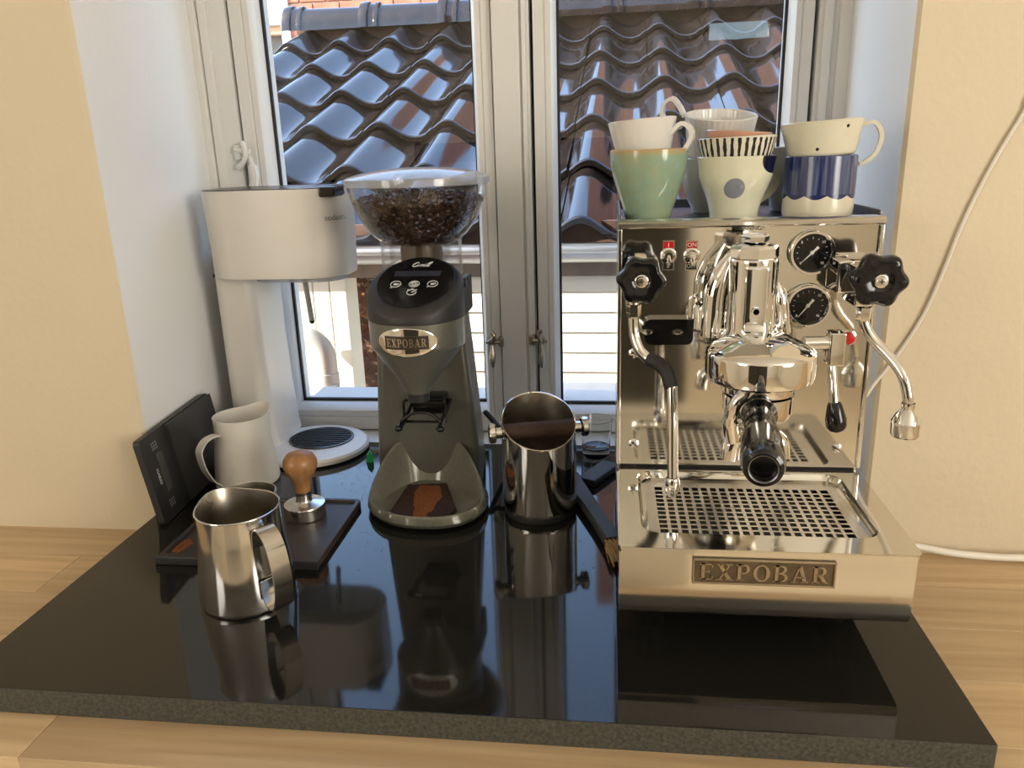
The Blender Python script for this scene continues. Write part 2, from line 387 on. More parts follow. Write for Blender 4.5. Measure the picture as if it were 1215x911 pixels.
# ------------------------------------------------------------------ serif capitals drawn as strokes
def serif_word(mb, word, h, M, depth=.0008, mi=0, gap=.16, width=None):
    wid = {'E': .72, 'X': .86, 'P': .74, 'O': .86, 'B': .76, 'A': .9, 'R': .84}
    total = sum(wid[c] for c in word) + gap * (len(word) - 1)
    sx = (width / (total * h)) if width else 1.0
    x = -total / 2
    def poly(pts):
        a = [mb.v(M @ V((px * h * sx, (py - .5) * h, 0))) for px, py in pts]; b = [mb.v(M @ V((px * h * sx, (py - .5) * h, depth))) for px, py in pts]
        n = len(pts)
        for i in range(n): mb.f([a[i], a[(i + 1) % n], b[(i + 1) % n], b[i]], mi)
        mb.f(b, mi)
    def rect(x0, x1, y0, y1): poly([(x0, y0), (x1, y0), (x1, y1), (x0, y1)])
    def bar(xa, ya, xb, yb, w_):
        d = V((xb - xa, yb - ya)).normalized(); nx, ny = -d.y * w_ / 2, d.x * w_ / 2
        poly([(xa - nx, ya - ny), (xb - nx, yb - ny), (xb + nx, yb + ny), (xa + nx, ya + ny)])
    def arc(cx, cy, rx, ry, a0, a1, w0, n=12):
        for k in range(n):
            a = math.radians(a0 + (a1 - a0) * k / n); b = math.radians(a0 + (a1 - a0) * (k + 1) / n)
            def pt(t, q): ww = w0 * (.45 + .55 * abs(math.cos(t))); return (cx + (rx - q * ww) * math.cos(t), cy + (ry - q * .09) * math.sin(t))
            poly([pt(a, 0), pt(b, 0), pt(b, 1), pt(a, 1)])
    st = .17; th = .09
    for c in word:
        W = wid[c]
        if c in 'EPBR':
            rect(x + .1, x + .1 + st, 0, 1); rect(x, x + .38, 0, .07); rect(x, x + .3, .93, 1)
        if c == 'E':
            rect(x + .2, x + W - .04, .92, 1); rect(x + .2, x + W, 0, .08); rect(x + .2, x + .5, .47, .55)
            rect(x + W - .09, x + W - .03, .74, 1); rect(x + W - .07, x + W, 0, .28); rect(x + .47, x + .53, .38, .64)
        if c == 'X':
            bar(x + .17, .97, x + W - .17, .03, .19); bar(x + W - .17, .97, x + .17, .03, .08)
            for xx in (x, x + W - .36):
                rect(xx, xx + .36, 0, .07); rect(xx, xx + .36, .93, 1)
        if c == 'P':
            rect(x + .2, x + .42, .92, 1); rect(x + .2, x + .42, .42, .5); arc(x + .42, .71, W - .44, .29, -90, 90, .17)
        if c == 'O': arc(x + W / 2, .5, W / 2, .52, 0, 360, .19, 24)
        if c == 'B':
            rect(x + .2, x + .42, .92, 1); rect(x + .2, x + .44, .48, .56); rect(x + .2, x + .44, 0, .08)
            arc(x + .40, .76, W - .46, .24, -90, 90, .16); arc(x + .42, .27, W - .42, .27, -90, 90, .17)
        if c == 'A':
            bar(x + .14, .03, x + W / 2 - .02, 1, .08); bar(x + W - .18, .03, x + W / 2, 1, .19); rect(x + .24, x + W - .26, .28, .36)
            rect(x, x + .3, 0, .07); rect(x + W - .4, x + W, 0, .07)
        if c == 'R':
            rect(x + .2, x + .42, .92, 1); rect(x + .2, x + .44, .46, .54); arc(x + .42, .73, W - .54, .27, -90, 90, .17)
            bar(x + .42, .5, x + W - .16, .04, .18); rect(x + W - .26, x + W, 0, .07)
        x += W + gap

# ================================================================== SETTING
ZO = -0.028                                   # oak worktop level; granite top is z = 0
YW = 0.945; XL, XR = -0.636, 0.3235           # plane of the window wall and reveal corners
XLB, XRB, YB = -0.668, 0.353, 1.30            # back of the splayed reveal
RX0, RX1, RY0, RZ0, RZ1, WTOP = -2.3, 2.2, -3.6, -0.93, 1.55, 1.08
m = MB()
for poly, rev in (([(RX0, YW), (XL - .004, YW), (XL, YW + .004), (XLB, YB), (XLB, 1.44), (-1.0, 1.44), (-1.0, 1.02), (RX0, 1.02)], (2, 3)),
                  ([(XR + .004, YW), (RX1, YW), (RX1, 1.44), (XRB, 1.44), (XRB, YB), (XR, YW + .004)], (3, 4))):
    a = [m.v((x, y, RZ0)) for x, y in poly]; b = [m.v((x, y, RZ1)) for x, y in poly]
    for i in range(len(poly)):
        j = (i + 1) % len(poly); m.f([a[i], a[j], b[j], b[i]], 1 if i in rev else 0)
    m.f(a[::-1]); m.f(b)
m.box(XLB, XRB, YW, 1.44, WTOP, RZ1, mi=0)
m.box(XL, XR, YW, 1.44, RZ0, ZO - .03)
struct(m.build('wall_front', [cream, whitewall], angle=20))
m = MB(); m.box(RX0, .72, RY0 - .1, RY0, RZ0, RZ1); m.box(1.14, RX1, RY0 - .1, RY0, RZ0, RZ1)
m.box(.72, 1.14, RY0 - .1, RY0, RZ0, 1.2); m.box(.72, 1.14, RY0 - .1, RY0, 1.33, RZ1)
struct(m.build('wall_back', roomwhite))
m = MB(); m.box(RX0 - .1, RX0, RY0 - .1, YW, RZ0, RZ1); struct(m.build('wall_left', roomwhite))
m = MB(); m.box(RX1, RX1 + .1, RY0 - .1, YW, RZ0, RZ1); struct(m.build('wall_right', roomwhite))
m = MB(); m.box(RX0 - .1, RX1 + .1, RY0 - .1, YW, RZ0 - .05, RZ0); struct(m.build('floor', floorm))
m = MB(); m.box(RX0 - .1, RX1 + .1, RY0 - .1, 1.02, RZ1, RZ1 + .05); struct(m.build('ceiling', ceilm))
# outer brick skin of the house
m = MB(); m.box(-1.0, XLB, 1.44, 1.50, -1.2, 2.6); m.box(XRB, 4.0, 1.44, 1.50, -1.2, 2.6); m.box(XLB, XRB, 1.44, 1.50, WTOP, 2.6); m.box(XLB, XRB, 1.44, 1.50, -1.2, -.05)
struct(m.build('wall_outside', facadem))
# white sill behind the slab
m = MB(); m.box(XLB, XRB, 1.236, 1.50, -.045, -.004, .003)
struct(m.build('trim_sill', winpaint))

# fixed window frame
def post(name, x0, x1, y0, y1, z0, z1, steps=()):
    mm = MB(); mm.box(x0, x1, y0, y1, z0, z1, .003)
    for (a, b, yy) in steps: mm.box(a, b, yy, y1, z0, z1, .0025)
    return struct(mm.build(name, winpaint))
post('trim_1', -.672, -.608, 1.297, 1.42, -.004, WTOP, [(-.668, -.655, 1.289), (-.6535, -.638, 1.2925)])
post('trim_2', -.1815, -.1225, 1.296, 1.42, -.004, WTOP, [(-.1795, -.1375, 1.288), (-.1345, -.1275, 1.291)])
post('trim_3', .3065, .356, 1.297, 1.42, -.004, WTOP, [(.312, .326, 1.2905), (.334, .353, 1.289)])
post('trim_4', XLB, XRB, 1.297, 1.42, WTOP - .05, WTOP)
m = MB()
for xa in (-.608, -.122, .3025): m.box(xa, xa + .005, 1.325, 1.33, 0, WTOP - .05)
struct(m.build('trim_5', gasket))

def sash(idx, x0, x1, z0, z1, wl, wr, wb, wt):
    root = bpy.data.objects.new('window_%d' % idx, None); COL.objects.link(root); root.location = ((x0 + x1) / 2, 1.30, z0); struct(root)
    ws = {'l': wl, 'r': wr, 'b': wb, 't': wt}
    prof = [(0.0, 1.36), (0.0, 1.303), (.003, 1.300), (.45, 1.300), (.50, 1.3025), (.55, 1.300), (.78, 1.300), (1.0, 1.314), (1.0, 1.36)]
    def cor(cx, cz, q):
        dx = q * (wl if cx == 0 else wr); dz = q * (wb if cz == 0 else wt)
        return ((x0 + dx) if cx == 0 else (x1 - dx), (z0 + dz) if cz == 0 else (z1 - dz))
    for nm, c0, c1 in (('stile', (0, 0), (0, 1)), ('stile', (1, 0), (1, 1)), ('rail', (0, 0), (1, 0)), ('rail', (0, 1), (1, 1))):
        mm = MB(); R0 = []; R1 = []
        for q, y in prof:
            a = cor(*c0, q); b = cor(*c1, q); R0.append((a[0], y, a[1])); R1.append((b[0], y, b[1]))
        mm.rings([R0, R1], 0, True, True, True); mm.build(nm, winpaint, root)
    gx0, gz0 = cor(0, 0, 1); gx1, gz1 = cor(1, 1, 1)
    mm = MB()
    for a, b, c, d in ((gx0, gx0 + .004, gz0, gz1), (gx1 - .004, gx1, gz0, gz1), (gx0, gx1, gz0, gz0 + .005), (gx0, gx1, gz1 - .004, gz1)): mm.box(a, b, 1.327, 1.333, c, d)
    mm.build('gasket', gasket, root)
    mm = MB(); mm.box(gx0 - .002, gx1 + .002, 1.333, 1.337, gz0 - .002, gz1 + .002); mm.build('glass_pane', pane, root)
    mm = MB(); mm.box(gx0, gx1, 1.34, 1.43, gz0 - .03, gz0 - .004, .003); mm.build('outer_sill', winpaint, root)
    return root
W1 = sash(1, -.6035, -.183, 0.0, WTOP - .05, .042, .031, .045, .045)
W2 = sash(2, -.117, .3005, 0.0, WTOP - .05, .035, .033, .042, .045)

def latch(parent, px, py, mt, s=1.0, flip=1):
    c = A(px, py, 1.296)
    t = MB(TR(*c) @ Matrix.Scale(s, 4))
    t.lathe([(0, .016), (.006, .016), (.007, .012), (.006, 0), (0, 0)], M=FRONT, segs=14)
    t.tube(smooth([(0, -.014, 0), (flip * .004, -.015, .012), (flip * -.001, -.014, .018)]), [.004] * 12 + [.002], 8)
    t.tube(smooth([(0, -.014, -.002), (.001, -.016, -.014), (0, -.017, -.034), (.001, -.016, -.044)], 4), [.004, .003, .003, .003, .0035, .0045, .0052, .0052, .005, .004, .003, .003, .0015], 8)
    t.tube([(flip * .014, -.012, 0), (0, -.013, .0), (flip * -.010, -.012, 0)], [.0035, .003, .003], 8)
    t.box(min(flip * .010, flip * .020), max(flip * .010, flip * .020), -.012, .004, -.008, .008, .002)
    o = t.build('latch', mt, parent); o['label'] = 'small cast latch handle'; return o
latch(W1, 585, 404, brassold, 1.0, 1)
latch(W2, 643, 402, brassold, 1.05, -1)
# white stay hook on the left sash
t = MB()
t.tube(smooth([A(287, 168, 1.285), A(291, 182, 1.283), A(289, 192, 1.283), A(283, 199, 1.284), A(284, 196, 1.286)], 5), .0045, 8)
t.tube(smooth([A(296, 186, 1.29), A(299, 195, 1.284), A(302, 210, 1.283), A(300, 226, 1.283)], 5), [.004] * 6 + [.008] * 8 + [.007] * 2, 8)
t.tube([A(279, 178, 1.29), A(296, 180, 1.286)], .005, 8)
t.box(A(278, 176, 1.29).x, A(286, 176, 1.29).x, 1.288, 1.30, A(282, 190, 1.29).z, A(282, 172, 1.29).z, .002)
t.build('stay_hook', winpaint, W1)

# ================================================================== WORKTOP
counter = thing('oak_worktop', 'pale oak staved worktop running under the black granite slab', 'worktop', (0, .73, ZO))
rows = [.515, .600, .690, .778, .866, .9465]
for i in range(len(rows) - 1):
    x = RX0 + random.uniform(-.5, -.05)
    while x < RX1:
        L = random.uniform(.55, 1.1); a, b = max(x, RX0), min(x + L, RX1)
        if b - a > .02:
            m = MB(); m.box(a + .0002, b - .0002, rows[i] + .00015, rows[i + 1] - .00015, ZO - .04, ZO, .0006, seg=1)
            m.build('stave', oak, counter, origin=None)
        x += L
m = MB(); m.box(RX0, RX1, .53, .94, ZO - .06, ZO - .0405); m.build('underboard', oak, counter)
cab = thing('base_cabinet', 'white kitchen base cabinet below the oak worktop', 'cabinet', (0, .75, RZ0))
m = MB(); m.box(RX0, RX1, .55, .94, RZ0, ZO - .0605); m.build('carcass', whitepl, cab)
for k in range(7):
    m = MB(); m.box(RX0 + .642 * k + .002, RX0 + .642 * k + .640, .53, .549, RZ0 + .1, ZO - .064, .002); m.build('door', whitepl, cab)

m = MB(); m.box(-.6355, .3205, .5695, 1.235, ZO, 0, .0012, seg=2)
for fc in m.bm.faces:
    if abs(fc.normal.z) < .9 and fc.calc_center_median().y < .58: fc.material_index = 1
tag(m.build('granite_slab', [granite, graniteedge]), 'polished black granite slab reflecting the window', 'slab')

# ================================================================== ESPRESSO MACHINE
EM = thing('espresso_machine', 'polished steel espresso machine with two black star knobs', 'coffee machine', (.147, .88, 0))
X0, X1, YP, YF = .012, .282, .858, .668
ZT, ZL = .1205, .405
m = MB(); m.box(X0, X1, YP + .004, 1.11, .045, ZL - .0105, .002); m.build('body', steel, EM)
m = MB(); m.box(X0 + .0015, X1 - .0015, YP, YP + .0035, ZT + .003, ZL - .0090, .001); PAN = m.build('front_panel', panelm, EM)
m = MB(); m.box(X0 + .004, X1 - .004, YP + .0015, YP + .006, ZT - .001, ZT + .006); m.build('panel_gap', blackpl, EM)
for sx in (X0 + .001, X1 - .001):
    m = MB(); m.box(sx - .0022, sx + .0022, YP - .004, YP + .02, ZT + .004, ZL - .010, .001); m.build('panel_edge', chrome, EM)
m = MB()                                     # rolled lip along the top front, rails, cup tray floor
prof = [(YP + .006, ZL - .0095), (YP - .004, ZL - .0095), (YP - .007, ZL - .0075), (YP - .007, ZL - .004), (YP - .003, ZL - .0008), (YP + .004, ZL), (YP + .008, ZL - .003), (YP + .008, ZL - .0095)]
m.rings([[(x, y, z) for y, z in prof] for x in (X0 - .001, X1 + .001)], 0, True, True, True)
m.build('top_lip', steel, EM)
m = MB(); m.box(X0, X1, YP + .006, 1.112, ZL - .010, ZL - .006, .001); m.build('cup_tray', darksteel, EM)
m = MB(); m.box(X0, X1, 1.107, 1.112, ZL - .012, ZL + .0045, .001)
for sx in (X0, X1 - .003): m.box(sx, sx + .003, YP + .006, 1.112, ZL - .012, ZL + .0045, .001)
m.build('cup_rail', darksteel, EM)
for xx, yy in ((.05, .80), (.245, .80), (.05, 1.07), (.245, 1.07)):
    m = MB(); m.lathe([(0, 0), (.02, 0), (.021, .004), (.019, .03), (.016, .046), (0, .046)], (xx, yy, 0), 24); m.build('foot', blackpl, EM)
# drip tray housing: front plate, rim with a rounded opening, basin
m = MB()
fp = [(YF + .012, .0455), (YF + .004, .0465), (YF + .0008, .051), (YF, .058), (YF - .001, ZT - .006), (YF + .002, ZT - .003), (YF + .006, ZT - .003), (YF + .007, ZT - .022), (YP, ZT - .022), (YP, .0455)]
m.rings([[(x, y, z) for y, z in fp] for x in (X0, X1 - .002)], 0, True, True, True)
m.box(X0, X0 + .003, YF + .002, YP, ZT - .024, ZT - .0045); m.box(X1 - .005, X1 - .002, YF + .002, YP, ZT - .024, ZT - .0045); m.box(X0, X1 - .002, YP - .003, YP, ZT - .024, ZT - .002)
m.build('tray_housing', panelm, EM)
m = MB()
outer = rrect(X0 - .001, X1 + .001, YF - .005, YP, .006, 5); inner = rrect(X0 + .022, X1 - .024, YF + .026, YP - .012, .018, 5)
inner2 = rrect(X0 + .026, X1 - .028, YF + .030, YP - .016, .015, 5)
outlow = [(x, y) for x, y in outer]
R = [[(x, y, ZT - .0055) for x, y in outlow], [(x, y, ZT - .002) for x, y in outer], [(x * .998 + .147 * .002, y * .998 + .763 * .002, ZT) for x, y in outer],
     [(x, y, ZT) for x, y in inner], [(x, y, ZT - .0015) for x, y in rrect(X0 + .0235, X1 - .0255, YF + .0275, YP - .0135, .0165, 5)], [(x, y, ZT - .007) for x, y in inner2], [(x, y, ZT - .0072) for x, y in rrect(X0 + .030, X1 - .032, YF + .034, YP - .020, .012, 5)]]
# let the outer ring bead outwards
m.rings(R, 0, True); m.build('tray_rim', panelm, EM)
# grate plate pierced by square holes
gx0, gx1, gy0, gy1, gz = X0 + .029, X1 - .031, YF + .033, YP - .019, ZT - .0072
hx0, hx1, hy0, hy1 = gx0 + .012, gx1 - .012, gy0 + .006, gy1 - .022
nx, ny = 19, 11
m = MB()
m.box(gx0, hx0, gy0, gy1, gz - .001, gz); m.box(hx1, gx1, gy0, gy1, gz - .001, gz); m.box(hx0, hx1, gy0, hy0, gz - .001, gz); m.box(hx0, hx1, hy1, gy1, gz - .001, gz)
px_, py_ = (hx1 - hx0) / nx, (hy1 - hy0) / ny
for i in range(1, nx): m.box(hx0 + i * px_ - .0017, hx0 + i * px_ + .0017, hy0, hy1, gz - .001, gz)
for j in range(1, ny): m.box(hx0, hx1, hy0 + j * py_ - .0016, hy0 + j * py_ + .0016, gz - .001, gz - .00002)
m.build('drip_grate', steel, EM)
m = MB(); m.box(gx0, gx1, gy0, gy1, gz - .012, gz - .0105); m.build('basin', blackmat, EM)
for nm, ppx, ppy in (('tray_screw', 1048, 0),): pass
# badge
ba, bb_ = A(822, 664, YF - .0025), A(990, 696, YF - .0025)
bx0, bx1, bz0, bz1 = ba.x, bb_.x, bb_.z - .001, ba.z + .002
m = MB(); m.box(bx0, bx1, YF - .0028, YF + .001, bz0, bz1, .0008); BD = m.build('badge', pewterdark, EM)
m = MB()
for a, b, c, d in ((bx0, bx1, bz0, bz0 + .0018), (bx0, bx1, bz1 - .0018, bz1), (bx0, bx0 + .0018, bz0, bz1), (bx1 - .0018, bx1, bz0, bz1)): m.box(a, b, YF - .0042, YF - .002, c, d, .0004, seg=1)
m.build('badge_border', pewter, BD)
m = MB(); serif_word(m, 'EXPOBAR', (bz1 - bz0) * .64, TR((bx0 + bx1) / 2, YF - .0028, (bz0 + bz1) / 2) @ FRONT, .0012, width=(bx1 - bx0) * .90); m.build('badge_letters', pewter, BD, normals=False)

def phil(mb, c, r, M=FRONT):
    mb.lathe([(0, .0022), (r * .6, .0020), (r, .0008), (r, 0)], M=TR(*c) @ M, segs=16)
for ppx, ppy in ((996, 420), (993, 532), (752, 526), (752, 419)):
    c = A(ppx, ppy, YP); m = MB(); phil(m, (c.x, YP, c.z), .0058)
    m.box(c.x - .004, c.x + .004, YP - .0030, YP - .0018, c.z - .0005, c.z + .0005, mi=1, M=TR(c.x, 0, c.z) @ RY(.6) @ TR(-c.x, 0, -c.z))
    m.build('panel_screw', [chrome, ink], EM)

# switches
for cxp, top, bot in ((793, 'I', '0'), (820.5, 'ON', 'OFF')):
    c = A(cxp, 303, YP); c.y = YP
    m = MB(TR(*c) @ FRONT)
    m.prism([(-.0065, -.016), (.0065, -.016), (.0062, -.0075), (.009, -.003), (.009, .003), (.0062, .0075), (.0065, .016), (-.0065, .016), (-.0062, .0075), (-.009, .003), (-.009, -.003), (-.0062, -.0075)], 0, .0008)
    sw = m.build('switch_plate', steel, EM)
    m = MB(TR(*c) @ FRONT); m.box(-.0052, .0052, .0078, .0148, .0006, .0011); m.build('switch_red_label', redm, sw)
    m = MB(TR(*c) @ FRONT); m.box(-.0052, .0052, -.0148, -.0078, .0006, .0011); m.build('switch_black_label', ink, sw)
    m = MB(TR(*c) @ FRONT); m.text(top, .0062, TR(0, .0113, .0012), .0001); m.text(bot, .0058, TR(0, -.0113, .0012), .0001); m.build('switch_text', whiteink, sw)
    m = MB(TR(*c) @ FRONT); m.lathe([(.0085, .0005), (.0085, .003), (.0065, .004), (.0055, .006), (.0045, .007), (0, .007)], segs=20); m.build('switch_bushing', chrome, EM)
    m = MB(TR(*c) @ FRONT); m.tube([(0, .000, .006), (0, -.003, .012), (0, -.0065, .0165)], [.0016, .0022, .0028], 10); m.build('switch_lever', chrome, EM)

# gauges
for gpx, gpy, gr, na, lab in ((964, 300, .0235, 225, 'pressure gauge with a black face'), (959, 363, .0235, 232, 'lower pressure gauge')):
    c = A(gpx, gpy, YP - .006); c.y = YP
    m = MB(TR(*c) @ FRONT); m.lathe([(gr * .93, 0), (gr, .002), (gr, .007), (gr * .96, .0095), (gr * .86, .0095), (gr * .80, .006), (gr * .80, .003)], segs=40)
    gg = m.build('gauge_bezel', chrome, EM)
    m = MB(TR(*c) @ FRONT); m.lathe([(0, .004), (gr * .81, .004), (gr * .81, .001)], segs=40); m.build('gauge_dial', blackgl, gg)
    m = MB(TR(*c) @ FRONT)
    for k in range(13):
        a = math.radians(225 - 270 * k / 12)
        L = .12 if k % 3 else .17
        p0, p1 = V((math.cos(a), math.sin(a), 0)) * gr * .60, V((math.cos(a), math.sin(a), 0)) * gr * (.60 + L * .6)
        m.tube([p0 + V((0, 0, .0043)), p1 + V((0, 0, .0043))], .00025, 4)
    for k, s_ in ((0, '0'), (4, '5'), (8, '10'), (12, '15')):
        a = math.radians(225 - 270 * k / 12); m.text(s_, .0042, TR(math.cos(a) * gr * .66, math.sin(a) * gr * .66 , .0044), .00005)
    m.build('gauge_marks', whiteink, gg, normals=False)
    a = math.radians(na); d = V((math.cos(a), math.sin(a), 0)); n_ = V((-d.y, d.x, 0))
    m = MB(TR(*c) @ FRONT); z_ = V((0, 0, .0052))
    vs = [m.v(z_ + p) for p in (d * gr * .66 + n_ * .0002, d * gr * .66 - n_ * .0002, -n_ * .0009, -d * gr * .36 - n_ * .0015, -d * gr * .36 + n_ * .0015, n_ * .0009)]
    m.f(vs); m.lathe([(0, .0062), (.0018, .0062), (.0022, .0045)], segs=12); m.build('gauge_needle', whiteink, gg)
c = A(1007, 401, YP - .004); m = MB(TR(c.x, YP, c.z) @ FRONT); m.lathe([(.0085, 0), (.0085, .003), (.0070, .0034), (.0068, .006), (.005, .0088), (0, .0098)], segs=24, mis=[0, 0, 1, 1, 1]); m.build('indicator_light', [chrome, redm], EM)
# warning print
m = MB(); c = A(889, 271, YP - .0004); m.text('WARNING!!', .0060, TR(*c) @ FRONT, .0001)
for k in range(6): m.box(c.x - .013 + k * .0043, c.x - .0097 + k * .0043, YP - .0005, YP - .0003, c.z - .0062, c.z - .0045)
m.build('warning_print', ink, EM, normals=False)
# black plate on the panel with two screws
c0, c1 = A(765, 379, YP - .012), A(822, 409, YP - .012)
m = MB(); m.prism(rrect(c0.x, c1.x, c1.z, c0.z, .007, 5), 0, .012, M=TR(0, YP, 0) @ FRONT); PL = m.build('black_bracket', blackgl, EM)
for ppx in (769, 804):
    c = A(ppx, 394, YP - .0125); m = MB(TR(c.x, YP - .012, c.z) @ FRONT @ Matrix.Diagonal((1.5, .8, 1, 1))); m.lathe([(.0042, 0), (.0042, .0012), (.0028, .0012), (.0024, .0002), (0, .0002)], segs=16); m.build('bracket_screw', chrome, PL)

# group head
gc = V((.146, .748, 0))
m = MB()
zb = .259
m.lathe([(0, zb - .010), (.034, zb - .010), (.0355, zb - .008), (.0355, zb + .001), (.046, zb + .001), (.0505, zb + .004), (.0515, zb + .009), (.0515, zb + .027), (.0500, zb + .031), (.044, zb + .0355), (.032, zb + .041), (.024, zb + .045), (0, zb + .046)], gc, 56)
GH = m.build('group_bell', chrome, EM)
m = MB(); m.lathe([(0, .0008), (.004, .001), (.0045, 0)], M=TR(gc.x + .002, gc.y - .028, zb + .0425) @ RX(.25), segs=14); m.build('group_bolt', chrome, GH)
gc2 = V((.1437, .797, 0))
m = MB()
m.lathe([(.0265, .283), (.0262, .295), (.0242, .30), (.0236, .368), (.0225, .371), (0, .371)], gc2, 48); m.build('group_cylinder', chrome, EM)
m = MB(); m.box(gc2.x - .0115, gc2.x + .0115, gc2.y - .0262, gc2.y - .018, .297, .366, .004); m.build('group_faceplate', chrome, EM)
c = A(897, 370, gc2.y - .0262); m = MB(TR(*c) @ FRONT); m.lathe([(.005, 0), (.005, .0015), (.0032, .0015), (.003, 0), (0, 0)], segs=6); m.build('socket_screw', [chrome], EM)
m = MB()
m.lathe([(.019, .369), (.0235, .372), (.0235, .381), (.0215, .384), (.014, .3855), (0, .3855)], gc2, 8); m.build('upper_nut', chrome, EM, angle=20)
m = MB(); m.lathe([(.009, .385), (.013, .387), (.0135, .392), (.012, .3945), (.0085, .3945), (.0075, .392), (0, .392)], gc2, 6); m.build('top_plug', chrome, EM, angle=20)
m = MB()
pth = smooth([A(845, 398, .815), A(847, 372, .815), A(850, 345, .815), A(860, 320, .815), A(872, 302, .812)], 4)
m.tube(pth, [.0125] * 8 + [.0125, .012, .0115, .011, .010, .009, .008, .0075, .007], 10); m.build('syphon_tube', chrome, EM)
m = MB()
pth = smooth([A(928, 395, .822), A(926, 360, .822), A(922, 335, .822)], 4); m.tube(pth, [.009] * 6 + [.007, .005, .003], 12); m.build('syphon_cover', chrome, EM)
m = MB(); m.box(gc2.x - .03, gc2.x + .03, gc2.y + .004, YP + .001, .262, .300, .006); m.build('group_mount', chrome, EM)
m = MB(); m.lathe([(0, 0), (.013, 0), (.013, .022), (.011, .026), (0, .026)], (A(838, 400, .835).x - .003, .835, .292), 24); m.build('side_plug', chrome, EM)
# brew lever
c = A(992, 412, .775)
m = MB(); m.tube([(gc.x + .045, .772, c.z + .004), (c.x, .775, c.z + .004)], .0075, 16); m.box(c.x - .0085, c.x + .0065, c.y - .010, c.y + .010, A(992, 432, .775).z, A(992, 393, .775).z, .0018); LV = m.build('lever_block', chrome, EM)
m = MB(); p0, p1 = A(987, 430, .772), A(990, 482, .762); m.tube([p0, p1], [.0042, .0048], 14); m.build('lever_arm', chrome, LV)
m = MB(); p0, p1 = A(990, 477, .7625), A(993, 513, .758); d = p1 - p0
m.tube([p0 + d * t for t in (0, .06, .25, .55, .8, .93, 1)], [.0055, .0068, .0082, .0102, .0098, .0070, .002], 16); m.build('lever_grip', blackgl, LV)

# valves, star knobs and wands
def star_knob(c, r, lab):
    c = V(c)
    M = TR(*c) @ RZ(0) @ FRONT
    m = MB(M); n = 60; R = []
    for q, z in ((.55, -.020), (.75, -.017), (.96, -.012), (1.0, -.006), (.99, .0), (.93, .004), (.80, .0065), (.45, .006), (.28, .003), (.22, .003)):
        ring = []
        for k in range(n):
            a = 2 * PI * k / n
            lobe = 1 + .085 * math.cos(6 * a + .5) * min(1, q * 1.1)
            ring.append((r * .93 * q * lobe * math.cos(a), r * .93 * q * lobe * math.sin(a), z))
        R.append(ring)
    m.rings(R, 0, True, True, True); kn = m.build('star_knob', blackgl, EM)
    m = MB(M); m.lathe([(.0065, .002), (.0065, .0045), (.0055, .005), (0, .005)], segs=18); m.build('knob_washer', chrome, kn)
    m = MB(M); m.lathe([(.0042, .004), (.0040, .0062), (0, .0068)], segs=14); m.box(-.0025, .0025, -.0004, .0004, .006, .0072, mi=1); m.box(-.0004, .0004, -.0025, .0025, .006, .0072, mi=1); m.build('knob_screw', [steel, ink], kn)
    return kn
kr = A(1044, 333, .78); kl = A(761, 333, .78)
star_knob(kr, .0272, 'right'); star_knob(kl, .0250, 'left')
m = MB()
m.lathe([(.012, 0), (.012, .024), (.0095, .024), (.0095, .062), (0, .062)], M=TR(kl.x + .002, YP, kl.z + .004) @ FRONT, segs=6)
m.box(kl.x - .011, kl.x + .009, .800, .832, kl.z - .026, kl.z + .010, .002); m.build('valve_body', chrome, EM, angle=25)
m = MB()
m.box(A(990, 320, .83).x, A(1010, 320, .83).x, .818, YP, A(1000, 346, .83).z, A(1000, 308, .83).z, .0025)
m.lathe([(.0115, 0), (.0115, .03), (0, .03)], M=TR(A(1010, 322, .83).x, .826, A(1010, 322, .83).z) @ RY(PI / 2), segs=6)
m.box(A(1012, 340, .80).x, A(1033, 340, .80).x, .79, .835, A(1020, 362, .80).z, A(1020, 315, .80).z, .002)
m.build('valve_body', chrome, EM, angle=25)
m = MB(); q = A(1025, 364, .80); m.lathe([(.008, 0), (.008, -.012), (.0065, -.014)], q, 6); 
m.tube(smooth([A(1025, 362, .80), A(1026, 385, .80), A(1037, 404, .795), A(1056, 424, .785), A(1071, 445, .775), A(1077, 468, .77), A(1078, 482, .77)], 5), .0053, 14); m.build('hot_water_wand', chrome, EM)
c = A(1078, 478, .77); h = c.z - A(1078, 517, .77).z
m = MB(); m.lathe([(.0062, 0), (.0065, -.003), (.0058, -.006), (.010, -.011), (.0135, -.018), (.0140, -h * .55), (.0137, -h * .56), (.0140, -h * .57), (.0138, -h * .93), (.0125, -h), (0, -h)], c, 32); m.build('water_nozzle', chrome, EM)
m = MB()
m.tube(smooth([A(752, 358, .795), A(752, 392, .795), A(758, 413, .79), A(770, 426, .785), A(786, 436, .775)], 5), .0056, 14)
m.tube([A(797, 455, .762), A(798, 500, .755), A(798, 572, .745)], .0056, 14); m.lathe([(.0075, .006), (.0075, -.006), (.006, -.008)], A(752, 368, .795), 6); m.build('steam_wand', chrome, EM)
m = MB(); pp = smooth([A(770, 426, .785), A(782, 432, .777), A(791, 441, .768), A(797, 460, .761)], 7)
m.tube(pp, [.0072 + (.0006 if k % 2 else 0) for k in range(len(pp))], 14); m.build('steam_wand_sleeve', rubber, EM)
c = A(798, 568, .745); m = MB(); m.lathe([(.0058, .002), (.0072, 0), (.0078, -.006), (.0066, -.012), (.0045, -.019), (.002, -.0205), (0, -.0205)], c, 20); m.build('steam_tip', chrome, EM)

